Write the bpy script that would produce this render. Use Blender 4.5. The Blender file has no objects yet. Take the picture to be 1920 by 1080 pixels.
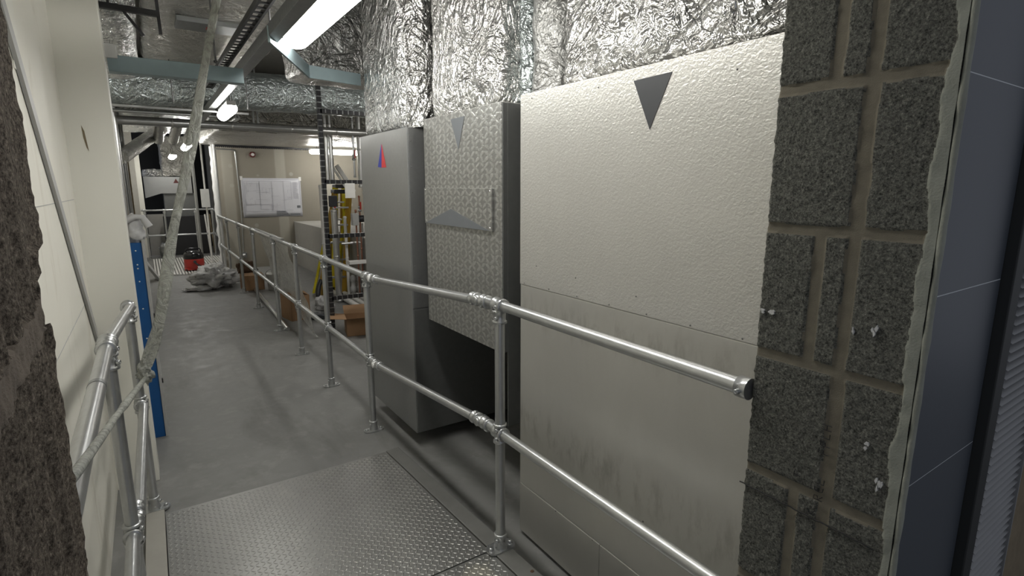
import bpy, bmesh, math, random
from mathutils import Vector, Matrix, noise
random.seed(7)
R = math.radians
sc = bpy.context.scene
C = sc.collection

# ---------------- camera ----------------
cd = bpy.data.cameras.new('camera'); cam = bpy.data.objects.new('camera', cd); C.objects.link(cam)
cd.sensor_width = 36.0; cd.lens = 1014.0/1920*36.0; cd.clip_start = 0.02; cd.clip_end = 100
cam.location = (0, 0, 1.69)
cam.rotation_euler = (R(90-10.722), 0, R(-33.766))
sc.camera = cam

# ---------------- world, exposure ----------------
w = bpy.data.worlds.new('world'); sc.world = w; w.use_nodes = True
bg = w.node_tree.nodes['Background']; bg.inputs[0].default_value = (0.86, 0.9, 1.0, 1); bg.inputs[1].default_value = 0.13
sc.view_settings.view_transform = 'Standard'; sc.view_settings.look = 'None'
sc.view_settings.exposure = 1.25; sc.view_settings.gamma = 1.0; sc.view_settings.use_curve_mapping = False
LAMP = 10.0; LAMP_FAR = 16.0

# ---------------- node helpers ----------------
class NT:
    def __init__(s, name):
        s.m = bpy.data.materials.new(name); s.m.use_nodes = True
        s.t = s.m.node_tree; s.b = s.t.nodes['Principled BSDF']
    def n(s, typ, **kw):
        x = s.t.nodes.new(typ)
        for k, v in kw.items(): setattr(x, k, v)
        return x
    def l(s, a, b): s.t.links.new(a, b)
    def obj(s, scale=(1, 1, 1), rot=(0, 0, 0)):
        g = s.n('ShaderNodeNewGeometry'); mp = s.n('ShaderNodeMapping')
        s.l(g.outputs['Position'], mp.inputs[0]); mp.inputs['Scale'].default_value = scale; mp.inputs['Rotation'].default_value = rot
        return mp.outputs[0]
    def noise(s, vec, scale, detail=4, rough=.55, dist=0):
        x = s.n('ShaderNodeTexNoise'); s.l(vec, x.inputs['Vector'])
        x.inputs['Scale'].default_value = scale; x.inputs['Detail'].default_value = detail
        x.inputs['Roughness'].default_value = rough; x.inputs['Distortion'].default_value = dist
        return x.outputs['Fac']
    def ramp(s, fac, stops):
        x = s.n('ShaderNodeValToRGB'); s.l(fac, x.inputs[0]); e = x.color_ramp.elements
        while len(e) < len(stops): e.new(.5)
        for i, (p, c) in enumerate(stops):
            e[i].position = p; e[i].color = (c, c, c, 1) if not hasattr(c, '__len__') else (*c, 1)
        return x.outputs[0]
    def mix(s, fac, a, b, blend='MIX'):
        x = s.n('ShaderNodeMix', data_type='RGBA', blend_type=blend)
        if hasattr(fac, 'links'): s.l(fac, x.inputs[0])
        else: x.inputs[0].default_value = fac
        for v, i in ((a, 6), (b, 7)):
            if hasattr(v, 'links'): s.l(v, x.inputs[i])
            else: x.inputs[i].default_value = (*v, 1)
        return x.outputs[2]
    def math(s, op, a, b=0.0, c=None):
        x = s.n('ShaderNodeMath', operation=op)
        for i, v in enumerate((a, b) if c is None else (a, b, c)):
            if hasattr(v, 'links'): s.l(v, x.inputs[i])
            else: x.inputs[i].default_value = v
        return x.outputs[0]
    def bump(s, h, strength, dist=.01, normal=None):
        x = s.n('ShaderNodeBump'); s.l(h, x.inputs['Height']); x.inputs['Strength'].default_value = strength
        x.inputs['Distance'].default_value = dist
        if normal: s.l(normal, x.inputs['Normal'])
        s.l(x.outputs[0], s.b.inputs['Normal']); return x.outputs[0]
    def setp(s, **k):
        for a, v in k.items():
            i = s.b.inputs[a.replace('_', ' ')]
            if hasattr(v, 'links'): s.l(v, i)
            elif hasattr(v, '__len__') and len(v) == 3: i.default_value = (*v, 1)
            else: i.default_value = v

def plain(name, col, rough=.5, metal=0.0, var=.12, nscale=12, bump=0.0):
    t = NT(name); v = t.obj(); f = t.noise(v, nscale, 5)
    c = t.mix(f, [x*(1-var) for x in col], [min(1, x*(1+var)) for x in col]); t.setp(Base_Color=c, Roughness=rough, Metallic=metal)
    if bump: t.bump(t.noise(v, nscale*14, 3), bump, .003)
    return t.m

def galvanised(name, col=(.62, .63, .63), rough=.33, scale=25):
    t = NT(name); v = t.obj()
    vo = t.n('ShaderNodeTexVoronoi'); t.l(v, vo.inputs['Vector']); vo.inputs['Scale'].default_value = scale*3
    f = t.noise(v, scale, 5, .6)
    c = t.mix(f, [x*.86 for x in col], [min(1, x*1.12) for x in col])
    c2 = t.mix(t.ramp(t.noise(v, scale*.35, 6, .7), [(.58, 0), (.75, .3)]), c, [x*.6 for x in col])
    t.setp(Base_Color=c2, Metallic=.85, Roughness=t.ramp(vo.outputs['Color'], [(0, rough-.02), (1, rough+.06)]))
    t.bump(t.noise(v, scale*6, 3), .03, .001)
    return t.m

def foil(name, col=(.74, .75, .74), strength=.9, scale=1.0, stretch=(1, 1, 1), rough=.24):
    t = NT(name); v = t.obj(stretch)
    w1 = t.noise(v, 3.0*scale, 3, .5, .8)
    # wrinkle ridges: |noise-.5|
    def ridge(sc_, d, dist):
        a = t.noise(v, sc_, d, .55, dist); b = t.math('SUBTRACT', a, .5); c = t.math('ABSOLUTE', b); return t.math('POWER', c, .6)
    r1 = ridge(4.5*scale, 3, 1.6); r2 = ridge(15*scale, 3, 1.2); r3 = ridge(55*scale, 2, .5)
    vo = t.n('ShaderNodeTexVoronoi', feature='DISTANCE_TO_EDGE'); t.l(v, vo.inputs['Vector']); vo.inputs['Scale'].default_value = 9*scale
    e = t.math('MINIMUM', vo.outputs['Distance'], .25)
    h = t.math('ADD', t.math('MULTIPLY', r1, 1.6), t.math('MULTIPLY', r2, .6))
    h = t.math('ADD', h, t.math('MULTIPLY', r3, .12)); h = t.math('ADD', h, t.math('MULTIPLY', e, .8))
    h = t.math('ADD', h, w1)
    c = t.mix(t.noise(v, 5*scale, 4), [x*.78 for x in col], [min(1, x*1.12) for x in col])
    t.setp(Base_Color=c, Metallic=.92, Roughness=rough)
    t.bump(h, strength, .03/scale)
    return t.m

M = {}
M['galv'] = galvanised('galvanised_tube', (.50, .51, .51), .30)
M['galv_dark'] = galvanised('galvanised_dark', (.30, .31, .31), .4)
M['fitting'] = galvanised('cast_fitting', (.50, .51, .51), .28, 40)
M['screw'] = plain('zinc_screw', (.75, .75, .75), .25, 1)
M['cast_white'] = plain('white_collar', (.8, .8, .78), .5)
M['foil'] = foil('foil')
M['foil_bright'] = foil('foil_bright', (.68, .68, .66), 1.0, .85, rough=.2)
M['foil_dark'] = foil('foil_grey', (.5, .49, .46), .7, .8, rough=.33)
M['foil_teal'] = foil('foil_teal_tint', (.52, .575, .575), .8, 1.1)
M['foil_smooth'] = foil('foil_smooth', (.5, .485, .45), .9, 1.0, rough=.3)
M['foil_dim'] = foil('foil_dim', (.27, .27, .26), .5, 1.6, rough=.38)
M['foil_grey'] = foil('foil_plain', (.62, .62, .60), .8, 1.0, rough=.28)
M['foil_pipe'] = foil('foil_pipe', (.6, .6, .58), .7, 1.6)
M['black'] = plain('black_painted_metal', (.018, .018, .02), .45)
M['dark_void'] = plain('unlit_void_black', (.02, .02, .02), .8)  # near-black colour puts the darkness of the unlit far void into the wall
M['steel_blue'] = plain('blue_grey_strut', (.30, .38, .40), .4, .6)
M['clad_pipe'] = plain('pipe_cladding', (.62, .62, .61), .28, .9)
M['white_pvc'] = plain('white_plastic', (.74, .73, .70), .4)
M['white_box'] = plain('white_enclosure', (.62, .62, .60), .45)
M['yellow'] = plain('yellow_fibreglass', (.78, .66, .02), .35)
M['yellow_dark'] = plain('ochre_fibreglass', (.40, .24, .02), .4)
M['red'] = plain('red_plastic', (.42, .03, .02), .3)
M['red_dark'] = plain('dark_red_plastic', (.10, .012, .01), .4)
M['black_gloss'] = plain('black_gloss_plastic', (.012, .012, .013), .15)
M['blue'] = plain('blue_painted_steel', (.006, .085, .27), .4)
M['copper'] = plain('copper', (.40, .2, .14), .35, .8)
M['grey_plastic'] = plain('grey_plastic', (.42, .42, .41), .5)
M['paper'] = plain('crumpled_paper', (.55, .55, .55), .7, bump=.2)
M['tri_dark'] = plain('dark_grey_vinyl', (.035, .038, .042), .5)
M['tri_grey'] = plain('mid_grey_vinyl', (.13, .14, .15), .5)
M['tri_blue'] = plain('blue_vinyl', (.01, .03, .35), .4)
M['tri_red'] = plain('red_vinyl', (.6, .02, .02), .4)
M['line_grey'] = plain('printed_line_grey', (.20, .20, .25), .7)
M['ink'] = plain('marker_ink', (.01, .01, .01), .6)
M['chalk'] = plain('white_paint_fleck', (.55, .55, .54), .8)
M['rod'] = plain('threaded_rod', (.12, .12, .12), .5, .7)
M['brown'] = plain('brown_fabric', (.10, .06, .035), .9)

t = NT('cardboard'); v = t.obj(); c = t.mix(t.noise(v, 9, 5), (.24, .14, .07), (.33, .20, .11)); t.setp(Base_Color=c, Roughness=.85)
M['card'] = t.m

def emis(name, col, s):
    t = NT(name); t.setp(Base_Color=(.9, .9, .88), Roughness=.4, Emission_Color=col, Emission_Strength=s); return t.m
M['lamp'] = emis('lit_diffuser', (1.0, .98, .935), LAMP)
M['lamp_small'] = emis('lit_diffuser_far', (1.0, .98, .935), LAMP_FAR)

# floor: worn grey painted screed
t = NT('floor_screed'); v = t.obj()
n1 = t.noise(v, 1.1, 6, .6, .6); n2 = t.noise(v, 6, 6, .65); n3 = t.noise(v, 40, 3)
c = t.mix(n1, (.15, .151, .146), (.25, .25, .24)); c = t.mix(t.ramp(n2, [(.52, 0), (.75, .55)]), c, (.36, .355, .34))
c = t.mix(t.ramp(t.noise(t.obj((1, .35, 1)), 2.3, 5, .7, 1), [(.52, 0), (.75, .6)]), c, (.10, .098, .09))
t.setp(Base_Color=c, Roughness=t.ramp(n2, [(.3, .38), (.7, .62)]), Specular_IOR_Level=.45)
t.bump(n3, .12, .002, t.bump(n2, .15, .006)); M['floor'] = t.m

# cream painted board
t = NT('cream_wall'); v = t.obj()
st = t.ramp(t.noise(t.obj((2, 2, .5)), 2.4, 6, .7, .7), [(.56, 0), (.78, .55)])
c = t.mix(t.noise(v, 3, 4), (.74, .72, .64), (.80, .785, .71)); c = t.mix(st, c, (.40, .34, .23))
t.setp(Base_Color=c, Roughness=.6); t.bump(t.noise(v, 160, 2), .15, .002); M['cream'] = t.m
t = NT('cream_wall_clean'); v = t.obj()
t.setp(Base_Color=t.mix(t.noise(v, 3, 4), (.74, .73, .66), (.80, .79, .72)), Roughness=.55); t.bump(t.noise(v, 200, 2), .12, .002); M['cream2'] = t.m
# plasterboard with taped joints and filler dabs
t = NT('plasterboard'); v = t.obj(); g = t.n('ShaderNodeNewGeometry'); sx = t.n('ShaderNodeSeparateXYZ'); t.l(g.outputs['Position'], sx.inputs[0])
a = t.math('PINGPONG', t.math('SUBTRACT', sx.outputs[0], 2.42), .5)
tape = t.ramp(t.math('ADD', a, t.math('MULTIPLY', t.noise(v, 5), .03)), [(.10, 1), (.13, 0)])
c = t.mix(t.noise(v, 2, 4), (.235, .215, .175), (.285, .262, .215)); c = t.mix(t.math('MULTIPLY', tape, .6), c, (.42, .40, .34))
vo = t.n('ShaderNodeTexVoronoi'); t.l(v, vo.inputs['Vector']); vo.inputs['Scale'].default_value = 3.3
c = t.mix(t.ramp(vo.outputs['Distance'], [(.10, .6), (.16, 0)]), c, (.42, .4, .35))
t.setp(Base_Color=c, Roughness=.85); M['board'] = t.m
M['plinth'] = plain('grey_plinth_paint', (.30, .29, .265), .7)
M['soffit'] = plain('grey_soffit', (.35, .35, .34), .9)
M['wall_dim'] = plain('grey_blockwork_paint', (.36, .35, .32), .8)

def blockmat(name, lo, hi, pit=.0):
    t = NT(name); v = t.obj()
    f = t.noise(v, 230, 5, .8); g = t.noise(v, 90, 4, .7)
    f2 = t.math('ADD', t.math('MULTIPLY', f, .75), t.math('MULTIPLY', g, .25))
    c = t.ramp(f2, [(.40, [x*.22 for x in lo]), (.46, lo), (.56, hi), (.64, [min(1, x*1.9) for x in hi])])
    c = t.mix(t.math('MULTIPLY', t.noise(v, 6, 4), .35), c, [x*.7 for x in lo])
    t.setp(Base_Color=c, Roughness=.95, Specular_IOR_Level=.2)
    t.bump(f2, .9, .006); return t.m
M['block'] = blockmat('rough_concrete_block', (.10, .101, .088), (.20, .20, .172))
M['block_dark'] = blockmat('brown_concrete_block', (.11, .09, .07), (.24, .205, .165))
M['mortar'] = plain('mortar', (.155, .14, .105), .95, 0, .3, 30, .3)
M['smear'] = plain('smeared_mortar', (.25, .26, .22), .9, 0, .35, 18, .35)
M['smear_brown'] = plain('brown_mortar', (.14, .115, .09), .95, 0, .3, 25, .4)

# stucco embossed sheet (big enclosure)
t = NT('stucco_embossed_sheet'); v = t.obj((1, .8, 1)); f = t.noise(v, 120, 2, .5, .6)
g = t.n('ShaderNodeNewGeometry'); sx = t.n('ShaderNodeSeparateXYZ'); t.l(g.outputs['Position'], sx.inputs[0])
base = t.mix(t.noise(t.obj(), 2.5, 5), (.52, .512, .482), (.61, .60, .568))
sm = t.noise(t.obj((1, 3, .8)), 5.5, 5, .7, .8)
band = t.ramp(sx.outputs[2], [(.50, 0), (.62, 1), (.75, .2)])  # handled in 0..1 of z metres
smd = t.math('MULTIPLY', t.ramp(sm, [(.52, 0), (.70, .5)]), band)
c = t.mix(smd, base, (.40, .39, .36))
t.setp(Base_Color=c, Metallic=.55, Roughness=.38); t.bump(f, .4, .004); M['stucco'] = t.m
t = NT('smooth_casing_sheet'); v = t.obj((1, 2.2, .8)); f = t.noise(v, 4.5, 6, .7, 1.0)
g = t.n('ShaderNodeNewGeometry'); sx = t.n('ShaderNodeSeparateXYZ'); t.l(g.outputs['Position'], sx.inputs[0])
zz = t.math('ADD', sx.outputs[2], t.math('MULTIPLY', t.noise(t.obj((1, 3, 1)), 6, 4), .16))
b1 = t.ramp(zz, [(.58, 0), (.66, .8), (.70, .8), (.80, 0)])
z2 = t.math('SUBTRACT', zz, .42); b2 = t.ramp(z2, [(.72, 0), (.80, .8), (.84, .6), (.90, 0)])
msk = t.math('MULTIPLY', t.math('ADD', b1, b2), t.ramp(t.noise(t.obj((1, 1, .35)), 16, 5, .7), [(.45, 0), (.62, .75)]))
base = t.mix(f, (.52, .512, .475), (.60, .592, .555)); c = t.mix(msk, base, (.33, .32, .29))
t.setp(Base_Color=c, Metallic=.6, Roughness=t.ramp(f, [(.3, .30), (.7, .42)])); t.bump(t.noise(t.obj(), 150, 2), .12, .002); M['casing'] = t.m
# galvanised sheet, plain
t = NT('plain_galvanised_sheet'); v = t.obj(); f = t.noise(v, 60, 4, .6); g = t.noise(v, 2, 4)
c = t.mix(f, (.34, .345, .34), (.43, .435, .43)); c = t.mix(t.math('MULTIPLY', g, .4), c, (.30, .305, .30))
t.setp(Base_Color=c, Metallic=.85, Roughness=.42); t.bump(g, .25, .03); M['sheet'] = t.m
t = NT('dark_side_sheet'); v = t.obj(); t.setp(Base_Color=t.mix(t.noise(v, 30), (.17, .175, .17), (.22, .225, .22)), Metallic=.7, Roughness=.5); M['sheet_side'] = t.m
# patterned (swirled emboss) sheet
t = NT('embossed_pattern_sheet'); g = t.n('ShaderNodeNewGeometry'); sx = t.n('ShaderNodeSeparateXYZ'); t.l(g.outputs['Position'], sx.inputs[0])
P = .088
def frac(x, p): return t.math('PINGPONG', x, p/2)
row = t.math('FLOOR', t.math('DIVIDE', sx.outputs[2], P*.62))
off = t.math('MULTIPLY', row, P*.5)
a = t.math('SUBTRACT', frac(t.math('ADD', sx.outputs[1], off), P), P*.25); b = t.math('SUBTRACT', frac(sx.outputs[2], P*.62), P*.155)
a2 = t.math('ADD', a, t.math('MULTIPLY', b, .9)); rr = t.math('SQRT', t.math('ADD', t.math('MULTIPLY', a2, a2), t.math('MULTIPLY', t.math('MULTIPLY', b, b), .5)))
nn = t.noise(t.obj(), 45, 3, .6, .8)
sp = t.ramp(t.math('ADD', t.math('MULTIPLY', rr, 26), t.math('MULTIPLY', nn, 1.1)), [(.68, 1), (1.02, 0)])
c = t.mix(sp, (.29, .29, .275), (.50, .50, .48)); c = t.mix(t.math('MULTIPLY', t.noise(t.obj(), 2.5), .4), c, (.40, .40, .38))
t.setp(Base_Color=c, Metallic=.75, Roughness=t.ramp(sp, [(0, .42), (1, .30)])); t.bump(sp, .4, .003); M['pattern'] = t.m
# checker plate
t = NT('checker_plate_steel'); v = t.obj(); f = t.noise(v, 2.2, 6, .65, .5)
c = t.mix(f, (.30, .30, .285), (.44, .44, .425)); c = t.mix(t.ramp(t.noise(v, 9, 6, .7), [(.55, 0), (.75, .5)]), c, (.52, .515, .48))
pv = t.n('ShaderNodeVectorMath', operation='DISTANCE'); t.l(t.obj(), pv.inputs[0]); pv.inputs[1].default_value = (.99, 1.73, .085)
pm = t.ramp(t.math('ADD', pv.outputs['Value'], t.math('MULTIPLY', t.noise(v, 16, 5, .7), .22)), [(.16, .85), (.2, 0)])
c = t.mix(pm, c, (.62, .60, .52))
t.setp(Base_Color=c, Metallic=.75, Roughness=.36); t.bump(t.noise(v, 120, 3), .1, .002); M['checker'] = t.m
t = NT('kerb_steel'); v = t.obj(); t.setp(Base_Color=t.mix(t.noise(v, 8, 6, .7), (.15, .15, .142), (.25, .25, .235)), Metallic=.35, Roughness=.5); M['kerb'] = t.m
t = NT('kerb_painted'); v = t.obj(); t.setp(Base_Color=t.mix(t.noise(v, 8, 6, .7), (.30, .29, .26), (.40, .39, .35)), Metallic=.1, Roughness=.6); M['kerb2'] = t.m
# blue-grey cladding
t = NT('blue_grey_cladding'); v = t.obj(); t.setp(Base_Color=t.mix(t.noise(v, 500, 2), (.052, .062, .076), (.073, .084, .101)), Metallic=.15, Roughness=.42); M['cladding'] = t.m
M['louvre'] = plain('grey_louvre', (.26, .265, .27), .45, .4)
M['gap_black'] = plain('black_seal', (.012, .014, .014), .6)
M['joint'] = plain('cladding_joint', (.5, .53, .55), .5)
t = NT('osb'); v = t.obj(); t.setp(Base_Color=t.mix(t.noise(v, 14, 6, .7), (.10, .075, .045), (.27, .22, .14)), Roughness=.85); M['osb'] = t.m
# clear polythene
def film(name, col, alpha, rough=.25):
    t = NT(name); v = t.obj((1, 1, .6)); h = t.noise(v, 14, 5, .6, 2.0); h2 = t.math('ABSOLUTE', t.math('SUBTRACT', h, .5))
    t.setp(Base_Color=col, Roughness=rough, Alpha=t.ramp(h2, [(0, min(1, alpha+.35)), (.12, alpha)]), Specular_IOR_Level=.8)
    t.bump(h2, .9, .04); return t.m
M['film'] = film('clear_polythene', (.75, .75, .72), .55)
M['bagfilm'] = film('polythene_bag', (.66, .66, .66), .82, .15)
M['strap'] = film('translucent_strap', (.36, .37, .33), .62, .5)
# drawing sheet: printed thin lines
t = NT('printed_drawing'); g = t.n('ShaderNodeNewGeometry'); sx = t.n('ShaderNodeSeparateXYZ'); t.l(g.outputs['Position'], sx.inputs[0])
c = t.mix(t.noise(t.obj(), 2), (.52, .52, .55), (.58, .58, .61)); t.setp(Base_Color=c, Roughness=.7); M['drawing'] = t.m

# ---------------- mesh builder ----------------
class MB:
    def __init__(s): s.v = []; s.f = []; s.mi = []; s.sm = []
    def add(s, vs, fs, smooth=False, mi=0, X=None):
        o = len(s.v)
        s.v += [tuple(X @ Vector(p)) if X else tuple(p) for p in vs]
        for f in fs: s.f.append([o+i for i in f]); s.mi.append(mi); s.sm.append(smooth)
        return s
    def box(s, x0, x1, y0, y1, z0, z1, mi=0, X=None):
        vs = [(x0,y0,z0),(x1,y0,z0),(x1,y1,z0),(x0,y1,z0),(x0,y0,z1),(x1,y0,z1),(x1,y1,z1),(x0,y1,z1)]
        return s.add(vs, [(0,3,2,1),(4,5,6,7),(0,1,5,4),(1,2,6,5),(2,3,7,6),(3,0,4,7)], False, mi, X)
    def tube(s, pts, r, seg=16, cap=True, mi=0, X=None):
        pts = [Vector(p) for p in pts]; n = len(pts); rs = r if hasattr(r, '__len__') else [r]*n
        d0 = (pts[1]-pts[0]).normalized(); up = Vector((0,0,1)) if abs(d0.z) < .9 else Vector((0,1,0))
        u = d0.cross(up).normalized(); vs = []; fs = []
        for i, p in enumerate(pts):
            d = (pts[min(i+1,n-1)]-pts[max(i-1,0)]).normalized(); u = (u - d*u.dot(d)).normalized(); w_ = d.cross(u)
            k = 1.0
            if 0 < i < n-1:
                a = (pts[i]-pts[i-1]).normalized(); k = 1/max(.5, a.dot(d))
            for j in range(seg):
                t_ = 2*math.pi*j/seg; vs.append(p + (u*math.cos(t_)+w_*math.sin(t_))*rs[i])
        for i in range(n-1):
            for j in range(seg): a = i*seg+j; b = i*seg+(j+1) % seg; fs.append((a, b, b+seg, a+seg))
        s.add(vs, fs, True, mi, X)
        if cap:
            s.add(vs[:seg], [tuple(range(seg))[::-1]], False, mi, X); s.add(vs[-seg:], [tuple(range(seg))], False, mi, X)
        return s
    def lathe(s, prof, seg=28, mi=0, X=None, smooth=True):
        vs = []; fs = []
        for (r, z) in prof:
            for j in range(seg): t_ = 2*math.pi*j/seg; vs.append((r*math.cos(t_), r*math.sin(t_), z))
        for i in range(len(prof)-1):
            for j in range(seg): a = i*seg+j; b = i*seg+(j+1) % seg; fs.append((a, b, b+seg, a+seg))
        s.add(vs, fs, smooth, mi, X)
        if prof[0][0] > 1e-4: s.add(vs[:seg], [tuple(range(seg))[::-1]], False, mi, X)
        if prof[-1][0] > 1e-4: s.add(vs[-seg:], [tuple(range(seg))], False, mi, X)
        return s
    def prism(s, poly, z0, z1, mi=0, X=None):
        n = len(poly); vs = [(a, b, z0) for a, b in poly]+[(a, b, z1) for a, b in poly]
        fs = [tuple(range(n))[::-1], tuple(range(n, 2*n))]+[(i, (i+1) % n, (i+1) % n+n, i+n) for i in range(n)]
        return s.add(vs, fs, False, mi, X)
    def grid(s, fn, nu, nv, mi=0, smooth=True, mfn=None):
        o = len(s.v)
        for i in range(nu+1):
            for j in range(nv+1): s.v.append(tuple(fn(i/nu, j/nv)))
        for i in range(nu):
            for j in range(nv):
                a = o+i*(nv+1)+j; s.f.append([a, a+nv+1, a+nv+2, a+1]); s.mi.append(mfn((i+.5)/nu, (j+.5)/nv) if mfn else mi); s.sm.append(smooth)
        return s
    def build(s, name, mat, parent=None, bevel=0, solid=0, merge=False):
        me = bpy.data.meshes.new(name); me.from_pydata(s.v, [], s.f)
        for m in (mat if isinstance(mat, (list, tuple)) else [mat]): me.materials.append(m)
        me.polygons.foreach_set('material_index', s.mi); me.polygons.foreach_set('use_smooth', s.sm)
        if merge:
            bm = bmesh.new(); bm.from_mesh(me); bmesh.ops.remove_doubles(bm, verts=bm.verts, dist=1e-5); bm.to_mesh(me); bm.free()
        me.update()
        o = bpy.data.objects.new(name, me); C.objects.link(o)
        if parent: o.parent = parent; o.matrix_parent_inverse = Matrix.Translation(-parent.location) if parent.type == 'EMPTY' and not parent.parent else Matrix()
        if bevel: b = o.modifiers.new('bevel', 'BEVEL'); b.width = bevel; b.segments = 2; b.limit_method = 'ANGLE'
        if solid: b = o.modifiers.new('solid', 'SOLIDIFY'); b.thickness = solid
        return o

def thing(name, label, cat, loc=(0,0,0), group=None):
    o = bpy.data.objects.new(name, None); o.empty_display_size = .1; C.objects.link(o); o.location = loc
    o['label'] = label; o['category'] = cat
    if group: o['group'] = group
    return o
def tag(o, label, cat, group=None):
    o['label'] = label; o['category'] = cat
    if group: o['group'] = group
    return o
def struct(o): o['kind'] = 'structure'; return o
def lab(o, l): o['label'] = l; return o
def X_(o, d, up=(0,0,1)):
    """matrix placing local z along d at o"""
    d = Vector(d).normalized(); q = d.to_track_quat('Z', 'Y'); return Matrix.Translation(o) @ q.to_matrix().to_4x4()
def copy_tree(o, parent=None, loc=None):
    c = o.copy(); C.objects.link(c)
    if parent: c.parent = parent
    if loc is not None: c.location = loc
    for ch in o.children: copy_tree(ch, c)
    return c

# =====================================================================
#                         THE SETTING
# =====================================================================
m = MB().box(-.6, 6.5, -2.5, 19, -.2, 0); struct(m.build('floor', M['floor']))
m = MB().box(-.6, 6.5, .385, 19, 3.35, 3.5); struct(m.build('ceiling', M['soffit']))
# left wall with panel seams
m = MB().box(-.6, -.30, .73, 15.6, 0, 3.35); struct(m.build('wall_left', M['cream']))
m = MB()
for z in (1.12, 1.62): m.box(-.3, -.2985, .74, 3.5, z, z+.003)
struct(m.build('trim_1', M['grey_plastic']))
m = MB().box(-.3, -.2965, 2.35, 2.5, 2.05, 3.3); struct(m.build('trim_2', M['cream2'], bevel=.002))
m = MB().box(-.31, -.10, 3.55, 3.75, 0, 3.35); pil = struct(m.build('wall_pillar', M['cream2'], bevel=.004))
# peeled patch on the pillar face
m = MB().add([(-.232,3.5485,1.99),(-.222,3.5485,1.96),(-.214,3.5485,1.86),(-.222,3.5485,1.88),(-.23,3.5485,1.93)], [(0,1,2,3,4)])
struct(m.build('trim_3', M['osb']))
# back wall with plasterboard
m = MB().box(1.24, 6.5, 12.393, 12.55, 0, 3.35); struct(m.build('wall_back', M['board']))
def edge_fn(y0):
    def f(u, v):
        z = u*2.45; x = 1.13 + .03*noise.noise(Vector((1, z*7, 3))) + (v)*.08
        return (x, y0 - .012*math.sin(v*math.pi), z)
    return f
m = MB().grid(edge_fn(12.38), 70, 5).box(1.165, 1.24, 12.385, 12.5, 0, 3.3); struct(m.build('trim_4', M['cast_white']))
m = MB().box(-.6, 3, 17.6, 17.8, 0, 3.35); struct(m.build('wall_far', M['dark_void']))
m = MB().box(1.5, 1.7, 12.55, 17.7, 0, 3.35); struct(m.build('wall_far_right', M['wall_dim']))
m = MB().box(6.3, 6.5, 4, 12.4, 0, 3.35); struct(m.build('wall_right_far', M['board']))
m = MB().box(2.55, 2.7, .72, 4.3, 0, 3.35).box(2.55, 6.4, 4.2, 4.3, 0, 3.35); struct(m.build('wall_right', M['wall_dim']))
m = MB().box(-.13, -.03, 15.5, 15.58, 0, 2.42); struct(m.build('trim_5', M['cream2']))
m = MB().box(-.3, -.13, 15.42, 15.6, 0, 3.3); struct(m.build('wall_left_far', M['wall_dim']))
# lower boxed plinth in front of the back wall
m = MB().box(2.614, 6.3, 6.2, 12.38, 0, .93); struct(m.build('trim_6', M['plinth'], bevel=.006))

# masonry wall with the opening we look through
Y0, Y1 = .380, .704
def n3(a, b, c, s): return noise.noise(Vector((a*s, b*s, c*s)))
def rjoint(y, z, sh=.007):
    """0 block, 1 mortar, 2 smeared near edge"""
    y = y+sh; zz = z + .004*n3(y, z, 1, 14) ; yy = y + .0035*n3(y, z, 5, 18)
    if yy < .408 + .012*n3(0, z, 3, 9) + .004*n3(0, z, 9, 40): return 2
    k = (zz-1.01)/.2925; fr = k-math.floor(k); 
    if fr < .045 or fr > .965: return 1
    if math.floor(k) % 2 == 0:
        return 1 if .508 < yy < .538 else 0
    return 1 if (.511 < yy < .537 or .578 < yy < .604) else 0
def rface(u, v):
    z = .45+u*1.85; y = Y0+v*(Y1-Y0); j = rjoint(y, z)
    d = {0: .0012*n3(y, z, 0, 60)+.0016*n3(y, z, 2, 170), 1: .004+.0012*n3(y, z, 0, 30), 2: -.004+.003*n3(y, z, 0, 25)}[j]
    if v > .999: y += .0035*n3(0, z, 4, 45)+.002*n3(0, z, 4, 120); d += .003
    return (1.167+d, y, z)
m = MB().grid(rface, 520, 96, mfn=lambda u, v: rjoint(Y0+v*(Y1-Y0), .45+u*1.85))
m.f = [f[::-1] for f in m.f]
m.box(1.174, 3.2, Y0, Y1, 0, 3.35).box(1.169, 1.3, Y0, Y1, 0, .452).box(1.169, 1.3, Y0, Y1, 2.298, 3.35)
jf = struct(m.build('wall_opening_right', [M['block'], M['mortar'], M['smear']]))
def ledge(u, v):
    z = .2+u*2.2; zz = z; y = Y0+v*(Y1-Y0)
    j = ljoint(y, z); d = .004*n3(y, z*.25, 3, 70)+.003*n3(y, z, 2, 90)+(.006*math.sin(y*90+2*n3(y, z, 1, 3)) if j == 0 else .004)
    if v > .85:
        e = .05 if z > 1.63 else (-.016 if 1.555 < z < 1.60 else (.012 if z > 1.3 else .008))
        y += (v-.85)/.15*(e+.006*n3(0, z, 4, 9)+.005*n3(0, z, 4, 35))
    if v > .99: y += 0+.002*n3(0, z, 1, 110)
    return (-.098-d*-.6, y, z)
def ljoint(y, z):
    k = (z+.02*n3(y, z, 1, 6)-1.555-.12*(y-.68))/.44; fr = k-math.floor(k); return 1 if fr < .08 else 0
m = MB().grid(ledge, 500, 90, mfn=lambda u, v: ljoint(Y0+v*(Y1-Y0), .2+u*2.2))
m.box(-.6, -.108, Y0, Y1-.006, 0, 3.35); struct(m.build('wall_opening_left', [M['block_dark'], M['smear_brown']]))
m = MB().box(-.6, 3.2, Y0, Y1, 2.32, 3.35); struct(m.build('wall_opening_top', M['block']))

m = MB().tube([(1.169+.0015*noise.noise(Vector((0, 0, z*.4))), .3745, z*.03) for z in range(0, 87)], [.006+.002*noise.noise(Vector((2, 1, z*.5))) for z in range(0, 87)], 10); struct(m.build('trim_7', M['smear']))
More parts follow.
